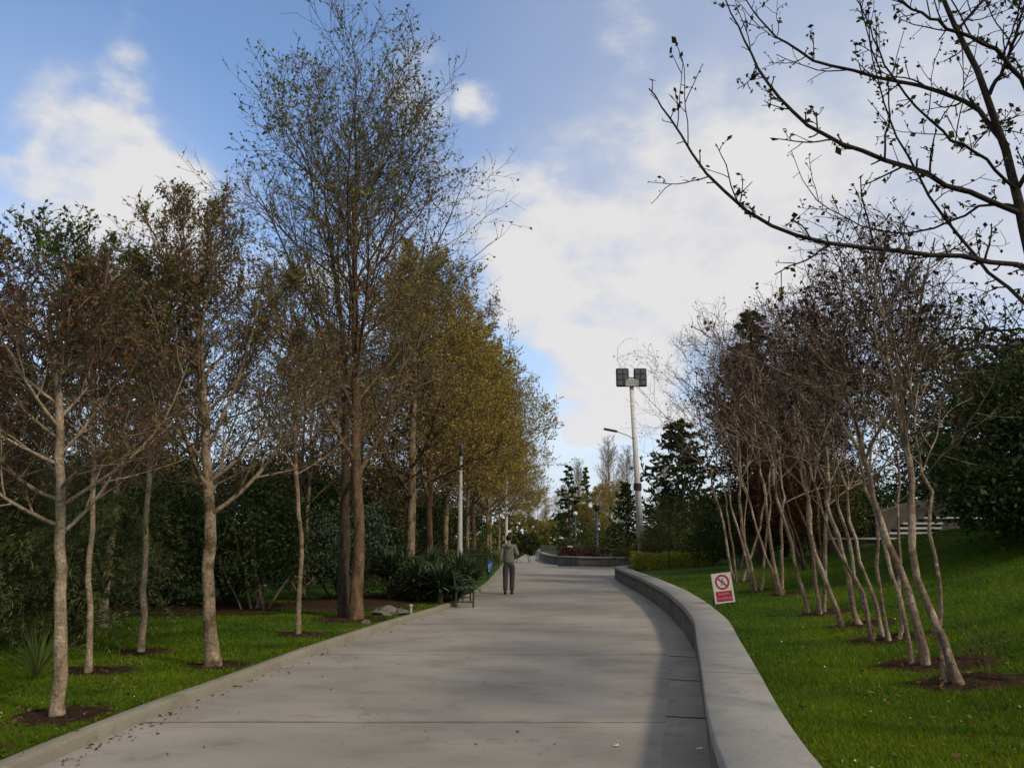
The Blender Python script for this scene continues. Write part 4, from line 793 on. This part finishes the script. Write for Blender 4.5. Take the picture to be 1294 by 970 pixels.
MB().tube([(.1, .2, 2.62), (1.6, .2, 3.02), (4.95, .2, 3.0)], .05, 8).done('coping', M['wallface'], root)

# ------------------------------------------------------------------ floodlight mast
yb = 36.0; b = at(811, 690, yb); tp = at(798, 488, yb)
root = empty('floodlight_mast', (b[0], yb, .6), 'tall pale floodlight mast with two dark lamp panels behind the golden hedge', 'light mast')
dx = tp[0] - b[0]; hz = tp[2] - .6; d0 = (b[2] - .6) / hz
MB().tube([(0, 0, -.2), (dx * .45, 0, hz * .45), (dx, 0, hz)], [.165, .135, .10], 16).done('pole', M['mast'], root, True)
c = Vector((dx * .42, 0, hz * .42)); MB().tube([c - Vector((0, 0, .16)), c + Vector((0, 0, .16))], .185, 14).done('junction_collar', M['dark_metal'], root)
MB().tube([(0, 0, -.05), (0, 0, .12)], .24, 14).done('base_flange', M['mast'], root)
for s in (-1, 1):
    f = MB(); cx = dx + s * .42; cz = hz + .42
    f.box((cx, -.02, cz), (.60, .16, .88), bev=.03).done('lamp_panel', M['dark_metal'], root)
    g = root.children[-1]
    pan = [o for o in bpy.data.objects if o.parent == root and o.name.startswith('lamp_panel')][-1]
    for r_ in range(3):
        for q in range(2): MB().box((cx + (q - .5) * .27, -.112, cz + (r_ - 1) * .27), (.235, .03, .235), bev=.02).done('lamp_lens', M['lamp_glass'], pan)
MB().box((dx, -.13, hz + .13), (.62, .16, .34), bev=.02).done('ballast_box', M['white_metal'], root)
MB().box((dx, .06, hz + .42), (1.3, .06, .07)).box((dx, .06, hz + .1), (.12, .1, .5)).done('crossarm', M['mast'], root)

# street lamp beyond the mast
yl = 62; hd = at(777, 544, yl); el = at(803, 556, yl); root = empty('street_lamp', (el[0], yl, 0), 'distant street lamp whose arm reaches left past the floodlight mast', 'street lamp')
MB().tube([(0, 0, -.1), (0, 0, el[2] - .3)], [.12, .08], 10).done('pole', M['mast'], root, True)
MB().tube([(0, 0, el[2] - .35), (-.08, 0, el[2]), (-.5, 0, el[2] + .35), (hd[0] - el[0], 0, hd[2])], [.07, .06, .05, .04], 8).done('arm', M['mast'], root, True)
MB().box((hd[0] - el[0] - .35, 0, hd[2] + .04), (1.15, .34, .16), Matrix.Rotation(.2, 3, 'Y'), .05).done('lamp_head', M['dark_metal'], root)

# tall white lamp poles inside the left row
def lamp_pole(u, y, h, r, lb):
    p = at(u, 700, y); root = empty('lamp_pole', (p[0], y, .05), lb, 'lamp pole', 'white lamp poles among the left trees')
    MB().tube([(0, 0, -.1), (0, 0, 1.3), (0, 0, 1.32), (0, 0, h)], [r, r, r * .86, r * .42], 16).done('pole', M['white_metal'], root, True)
    MB().tube([(0, 0, h - .02), (0, 0, h + .1), (0, 0, h + .34), (0, 0, h + .4)], [r * .5, r * .8, r * .9, r * .3], 12).done('lamp_head', M['dark_metal'], root, True)
    MB().box((0, -r - .004, .75), (r * .9, .02, .3), bev=.006).done('service_hatch', M['mast'], root)
lamp_pole(581, 26.5, 4.4, .10, 'tall white lamp pole standing behind the sword leaved plants')
lamp_pole(640, 56, 8.4, .12, 'thin distant white lamp pole just above the walking person')

# park lamps at the planter
def park_lamp(u, v, y, lb, mp, dark, rg=.17):
    t = at(u, v, y); b_ = .5; root = empty('park_lamp', (t[0], y, b_), lb, 'park lamp', 'park lamps at the far planter'); h = t[2] - b_
    MB().tube([(0, 0, -.1), (0, 0, .5), (0, 0, .52), (0, 0, h - .25)], [.09, .085, .055, .05], 10).done('post', M[mp], root, True)
    MB().tube([(0, 0, .5), (0, 0, .62)], .11, 10).done('collar', M[mp], root)
    if dark:
        MB().tube([(0, 0, h - .3), (0, 0, h - .12), (0, 0, h + .1)], [.08, .22, .27], 12).done('lantern_cup', M['dark_metal'], root)
        MB().tube([(0, 0, h - .55), (-.22, 0, h - .5), (-.42, 0, h - .2)], .03, 8).done('arm', M[mp], root); MB().ball((-.45, 0, h), .15).done('globe', M['globe'], root, True)
        MB().ball((.1, -.12, h - 1.5), .09).done('side_light', M['globe'], root, True)
    else: MB().ball((0, 0, h - .05), .17).done('globe', M['globe'], root, True)
park_lamp(754, 640, 53, 'blue green lamp post with a dark cup and a white globe', 'blue_pole', True)
park_lamp(727, 648, 58, 'pale post with a single white globe, left of the blue lamp post', 'blue_pole', False)
p = at(720, 690, 53.5); root = empty('bed_marker', (p[0], 53.5, .5), 'small pale marker post among the low red shrubs', 'marker post')
MB().tube([(0, 0, -.1), (0, 0, .62)], .05, 8).done('post', M['white_metal'], root); MB().box((0, 0, .68), (.36, .14, .16), bev=.03).done('cap', M['mast'], root)

# ------------------------------------------------------------------ sign on the lawn
p = zr(917, 769); ys = p[1]; ppm = 980 / (ys * math.cos(PITCH) - 1.0 * math.sin(PITCH))
Wd, Hh = 26 / ppm, 37 / ppm
root = empty('lawn_sign', (p[0], ys, p[2]), 'small tilted white and red prohibition sign standing on the lawn', 'sign', rz=.06)
rot = Matrix.Rotation(R(-6.5), 3, 'Y') ; 
def sp(x, z, y=0): return Vector((0, 0, .10)) + rot @ Vector((x, y, z))
MB().box(sp(0, Hh / 2), (Wd, .018, Hh), rot, .004).done('board', M['sign_white'], root)
for s in (-1, 1): MB().box(sp(s * Wd * .36, .06, .03), (.022, .022, .50), rot).done('leg', M['dark_metal'], root)
for s in (-1, 1): MB().tube([sp(s * Wd * .36, Hh * .75, .03), Vector((s * Wd * .36, .28, -.05))], .009, 6).done('stay', M['dark_metal'], root)
def ring(c, r0, r1, y, n=40):
    V = []; 
    for r_ in (r0, r1): V += [sp(c[0] + r_ * math.cos(k * 6.28319 / n), c[1] + r_ * math.sin(k * 6.28319 / n), y) for k in range(n)]
    return V, [(k, (k + 1) % n, (k + 1) % n + n, k + n) for k in range(n)]
cc = (0, Hh * .70); rr = Wd * .36
V, F = ring(cc, rr * .74, rr, -.0115); link('prohibition_ring', V, F, M['sign_red'], root)
def flat(name, pts, y, m): link(name, [sp(a, b, y) for a, b in pts], [tuple(range(len(pts)))], m, root)
q = rr * .80 / math.sqrt(2); d_ = rr * .075
flat('prohibition_bar', [(cc[0] - q - d_, cc[1] + q - d_), (cc[0] - q + d_, cc[1] + q + d_), (cc[0] + q + d_, cc[1] - q + d_), (cc[0] + q - d_, cc[1] - q - d_)], -.0125, M['sign_red'])
k_ = rr * .8
fig = MB()   # little walking figure pictogram
for a, b_, w_ in (((.05, .30), (-.02, -.12), .15), ((-.02, -.1), (-.30, -.62), .11), ((-.02, -.1), (.34, -.56), .11), ((.04, .26), (-.36, .02), .09), ((.04, .26), (.40, .10), .09)):
    A = Vector((a[0] * k_, a[1] * k_)); B = Vector((b_[0] * k_, b_[1] * k_)); dd = (B - A).normalized(); nn_ = Vector((-dd.y, dd.x)) * w_ * k_ * .5
    vs = [fig.b.verts.new(sp(cc[0] + c.x, cc[1] + c.y, -.0105 - .0002 * w_)) for c in (A - nn_, A + nn_, B + nn_, B - nn_)]; fig.b.faces.new(vs)
vs = [fig.b.verts.new(sp(cc[0] + .07 * k_ + .14 * k_ * math.cos(a), cc[1] + .50 * k_ + .14 * k_ * math.sin(a), -.0105)) for a in np.arange(16) * .3927]; fig.b.faces.new(vs)
fig.done('pictogram', M['sign_dark'], root)
flat('red_field', [(-Wd * .40, Hh * .06), (Wd * .40, Hh * .06), (Wd * .40, Hh * .40), (-Wd * .40, Hh * .40)], -.0112, M['sign_red'])
pale = paint_mat('sign_lettering', (.48, .30, .30), .5, var=.1)
rng = np.random.default_rng(5)
# two lines of cursive lettering, too small in the photograph to be legible
for row, (z0_, x0_, x1_) in enumerate(((.295, -.25, .25), (.145, -.33, .33))):
    lt = MB(); x = x0_
    while x < x1_:
        wdt = rng.uniform(.05, .11); hh_ = rng.uniform(.018, .05)
        vs = [lt.b.verts.new(sp(a * Wd, b_ * Hh, -.0122)) for a, b_ in ((x, z0_), (x + wdt, z0_ + .004), (x + wdt * .9, z0_ + .022), (x + .012, z0_ + .018))]; lt.b.faces.new(vs)
        vs = [lt.b.verts.new(sp(a * Wd, b_ * Hh, -.0126)) for a, b_ in ((x, z0_), (x + .018, z0_), (x + .024, z0_ + .02 + hh_), (x + .006, z0_ + .02 + hh_))]; lt.b.faces.new(vs)
        x += wdt + rng.uniform(.012, .03)
    lt.done('lettering', pale, bpy.data.objects['red_field'])


# ------------------------------------------------------------------ bench, bin, rock, bed marker
p = gp(601, 768); root = empty('bench', (p[0] - .06, p[1] + .1, 0), 'green park bench at the left edge of the path, half hidden by sword leaves', 'bench', rz=.10)
for yy_ in (0, 1.5):
    for x_ in (0, -.42): MB().box((x_, yy_, .22), (.045, .05, .44), bev=.006).done('leg', M['green_metal'], root)
    MB().box((-.21, yy_, .415), (.46, .05, .04)).box((-.21, yy_, .14), (.40, .035, .03)).done('seat_bracket', M['green_metal'], root)
    MB().box((-.47, yy_, .66), (.04, .05, .5), Matrix.Rotation(-.2, 3, 'Y')).done('back_bracket', M['green_metal'], root)
    MB().box((-.2, yy_, .66), (.44, .05, .035), bev=.01).box((.0, yy_, .55), (.035, .045, .22)).done('armrest', M['green_metal'], root)
f = MB()
for k in range(4): f.box((-.05 - k * .115, .75, .46), (.095, 1.7, .032), bev=.006)
f.done('seat', M['green_wood'], root); f = MB()
for k in range(3): f.box((-.47 - .03 * k, .75, .60 + k * .13), (.03, 1.7, .10), Matrix.Rotation(-.2, 3, 'Y'), .006)
f.done('backrest', M['green_wood'], root)
p = gp(617, 733); root = empty('litter_bin', (p[0], p[1], 0), 'blue litter bin hanging under a green metal bar beside the path', 'litter bin')
for x_ in (-.02, -.62): MB().box((x_, .1, .5), (.04, .04, 1.02)).done('post', M['green_metal'], root)
MB().box((-.32, .1, 1.03), (.72, .1, .06), bev=.01).done('top_bar', M['green_metal'], root)
MB().tube([(.03, 0, .26), (.03, 0, .30), (.03, 0, .74)], [.10, .125, .15], 16).done('bucket', M['blue'], root, True)
MB().tube([(.03, 0, .735), (.03, 0, .775)], .158, 16).done('bucket_rim', M['blue'], root); MB().box((.03, -.155, .5), (.05, .012, .3)).done('hinge_plate', M['white_metal'], root)
rng = np.random.default_rng(33)
def rock(loc, sx, sy, sz, lb, seed):
    rng = np.random.default_rng(seed); b_ = bmesh.new(); bmesh.ops.create_icosphere(b_, subdivisions=3, radius=1)
    for v in b_.verts:
        n_ = v.co.normalized(); k = 1 + .16 * math.sin(n_.x * 3.1 + seed) * math.sin(n_.y * 4 + 1) + .10 * math.sin(n_.z * 7 + n_.x * 5) + rng.normal(0, .015); v.co = Vector((n_.x * sx * k, n_.y * sy * k, max(n_.z, -.35) * sz * k))
    me = bpy.data.meshes.new('rock'); b_.to_mesh(me); b_.free(); me.materials.append(M['rock']); o = bpy.data.objects.new('rock', me); COL.objects.link(o); o.location = loc; o.rotation_euler = (0, .12, seed); tag(o, lb, 'rock', 'rocks at the planted bed')
p = zl(489, 776); rock((p[0], p[1], .12), .36, .22, .14, 'pale flat rock lying beside the tall sword leaved plant', 1)
p = zl(506, 776); rock((p[0], p[1], .11), .26, .18, .09, 'smaller pale rock to the right of the flat one', 2)
p = zl(462, 788); rock((p[0], p[1], .10), .10, .08, .06, 'little pale stone at the foot of the tallest trunk', 3)
p = zl(519, 776); root = empty('bed_light', (p[0], p[1], .09), 'small white bollard light at the front of the planted bed', 'bollard light')
MB().tube([(0, 0, -.05), (0, 0, .16)], .028, 10).done('post', M['white_metal'], root); MB().tube([(0, 0, .16), (0, 0, .17), (0, 0, .2)], [.04, .045, .03], 10).done('cap', M['white_metal'], root)

# ------------------------------------------------------------------ person walking away
fp = gp(643, 750.5); S = 1.0
root = empty('person', (fp[0], fp[1], .004), 'person in a grey green hooded jacket and dark trousers walking away along the path', 'person', rz=-.05)
def skin_mesh(name, V, E_, Rr, m, parent, lv=2, roots=(0,)):
    me = bpy.data.meshes.new(name); me.from_pydata([tuple(v) for v in V], E_, []); o = bpy.data.objects.new(name, me); COL.objects.link(o)
    md = o.modifiers.new('skin', 'SKIN'); md.use_smooth_shade = True; sv = me.skin_vertices[0].data
    for i, r_ in enumerate(Rr): sv[i].radius = r_ if isinstance(r_, tuple) else (r_, r_); sv[i].use_root = i in roots
    sb = o.modifiers.new('sub', 'SUBSURF'); sb.levels = lv; sb.render_levels = lv
    dg = bpy.context.evaluated_depsgraph_get(); me2 = bpy.data.meshes.new_from_object(o.evaluated_get(dg)); me2.name = name
    o.modifiers.clear(); o.data = me2; me2.materials.clear(); me2.materials.append(m); me2.polygons.foreach_set('use_smooth', np.ones(len(me2.polygons), dtype=bool)); o.parent = parent; return o
# joints: +y is the walking direction, z up, total height about 1.76 m
J = dict(pelvis=(0, 0, .96), waist=(0, .005, 1.09), chest=(0, .0, 1.30), neck0=(0, -.01, 1.45), neck1=(.0, .01, 1.53), head0=(0, .02, 1.60), head1=(0, .025, 1.68), head2=(0, .02, 1.735),
    shl=(-.17, -.01, 1.42), ell=(-.245, -.05, 1.14), wrl=(-.27, .0, .90), hal=(-.275, .015, .83), shr=(.17, -.01, 1.42), elr=(.275, -.06, 1.16), wrr=(.16, .16, 1.14), har=(.11, .22, 1.17),
    hil=(-.095, 0, .90), knl=(-.105, .02, .50), anl=(-.105, -.04, .09), tol=(-.12, .10, .035), hir=(.095, 0, .90), knr=(.10, .07, .51), anr=(.085, .05, .09), tor=(.10, .20, .035))
nm = list(J); V = [J[k] for k in nm]; ix = {k: i for i, k in enumerate(nm)}
ED = [('pelvis', 'waist'), ('waist', 'chest'), ('chest', 'neck0'), ('neck0', 'neck1'), ('neck1', 'head0'), ('head0', 'head1'), ('head1', 'head2'), ('chest', 'shl'), ('shl', 'ell'), ('ell', 'wrl'), ('wrl', 'hal'), ('chest', 'shr'), ('shr', 'elr'), ('elr', 'wrr'), ('wrr', 'har'),
    ('pelvis', 'hil'), ('hil', 'knl'), ('knl', 'anl'), ('anl', 'tol'), ('pelvis', 'hir'), ('hir', 'knr'), ('knr', 'anr'), ('anr', 'tor')]
RR = dict(pelvis=(.10, .07), waist=(.11, .08), chest=(.15, .105), neck0=.06, neck1=.052, head0=(.07, .085), head1=(.075, .092), head2=(.055, .07), shl=.055, ell=.04, wrl=.028, hal=.03, shr=.055, elr=.04, wrr=.028, har=.03, hil=.07, knl=.058, anl=.04, tol=.03, hir=.07, knr=.058, anr=.04, tor=.03)
E_ = [(ix[a], ix[b_]) for a, b_ in ED]; Rr = [RR[k] for k in nm]; roots = [0]
def hand(base, axis, side):
    axis = Vector(axis).normalized(); side = Vector(side).normalized(); up = axis.cross(side)
    for k in range(5):
        if k < 4: o_ = (k - 1.5) * .019; pts = [Vector(base) + side * o_, Vector(base) + side * o_ * 1.1 + axis * .045, Vector(base) + side * o_ * 1.1 + axis * (.075 + .008 * (1.5 - abs(k - 1.5))) + up * .02]
        else: pts = [Vector(base) + side * -.028 - axis * .02, Vector(base) + side * -.05 + axis * .015 + up * .01, Vector(base) + side * -.05 + axis * .045 + up * .02]
        i0 = len(V); V.extend(tuple(q) for q in pts); Rr.extend([.010, .009, .007]); E_.extend([(i0, i0 + 1), (i0 + 1, i0 + 2)]); roots.append(i0)
hand((-.275, .02, .80), (-.02, .05, -1), (0, 1, 0)); hand((.09, .25, 1.18), (-.8, .5, .2), (0, .3, 1))
body = skin_mesh('body', V, E_, Rr, M['skin'], root, 2, roots)
MB().ball((0, .115, 1.635), .02, .7, 1, 1.2, 10).ball((-.083, .02, 1.63), .025, .45, .9, 1.3, 10).ball((.083, .02, 1.63), .025, .45, .9, 1.3, 10).done('face_features', M['skin'], root, True)
MB().ball((-.03, .108, 1.66), .011, n=8).ball((.03, .108, 1.66), .011, n=8).ball((0, .110, 1.58), .018, 1.4, .5, .3, 8).done('eyes_and_mouth', M['shoe'], root)
h = MB().ball((0, .008, 1.68), .102, .86, 1.04, .95, 20); 
for v in h.b.verts:
    if v.co.y > .07 and v.co.z < 1.70: v.co.y = .07; 
    if v.co.z < 1.60: v.co.z = 1.60
    v.co += v.co.normalized() * .006 * math.sin(v.co.x * 160) * math.cos(v.co.z * 130)
h.done('hair', M['hair'], root, True)
def sub(keys, edges, rad, name, m, lv=2):
    k_ = list(keys); return skin_mesh(name, [J[k] for k in k_], [(k_.index(a), k_.index(b_)) for a, b_ in edges], [rad[k] for k in k_], m, root, lv)
J['hem'] = (0, 0, .90); J['chest2'] = (0, -.005, 1.40); J['col'] = (0, -.01, 1.47); J['cuffl'] = (-.268, -.01, .93); J['cuffr'] = (.18, .13, 1.142)
sub(['waist', 'hem', 'chest', 'chest2', 'col', 'shl', 'ell', 'cuffl', 'shr', 'elr', 'cuffr'], [('waist', 'hem'), ('waist', 'chest'), ('chest', 'chest2'), ('chest2', 'col'), ('chest2', 'shl'), ('shl', 'ell'), ('ell', 'cuffl'), ('chest2', 'shr'), ('shr', 'elr'), ('elr', 'cuffr')],
    dict(waist=(.185, .135), hem=(.175, .125), chest=(.19, .14), chest2=(.17, .12), col=.085, shl=.085, ell=.066, cuffl=.048, shr=.085, elr=.066, cuffr=.048), 'jacket', M['jacket'])
J['b1'] = (0, 0, .985); J['b2'] = (0, 0, .90); sub(['b1', 'b2'], [('b1', 'b2')], dict(b1=(.188, .14), b2=(.182, .135)), 'jacket_hem', M['jacket_dark'])
MB().ball((0, -.10, 1.43), .12, 1.0, .55, .75, 14).done('hood', M['jacket'], root, True)
J['bt'] = (0, 0, .99); J['al'] = (-.106, -.035, .075); J['ar'] = (.087, .045, .075)
sub(['pelvis', 'bt', 'hil', 'knl', 'al', 'hir', 'knr', 'ar'], [('pelvis', 'bt'), ('pelvis', 'hil'), ('hil', 'knl'), ('knl', 'al'), ('pelvis', 'hir'), ('hir', 'knr'), ('knr', 'ar')], dict(pelvis=(.165, .125), bt=(.155, .12), hil=(.108, .115), knl=.085, al=.075, hir=(.108, .115), knr=.085, ar=.075), 'trousers', M['trousers'])
for s, a in (('shoe', ((-.107, -.07, .045), (-.118, .10, .035))), ('shoe', ((.086, .02, .045), (.10, .19, .035)))):
    A, B = Vector(a[0]), Vector(a[1]); MB().ball((A + B) / 2, .05, .95, 2.9, .85, 14).ball(A, .048, .95, 1.2, 1.05, 12).done('shoe', M['shoe'], root, True)
MB().tube([(.14, -.02, 1.45), (.07, -.125, 1.34), (-.06, -.15, 1.14), (-.16, -.10, 1.0), (-.19, .0, .97)], .017, 8).done('bag_strap', M['strap'], root, True)
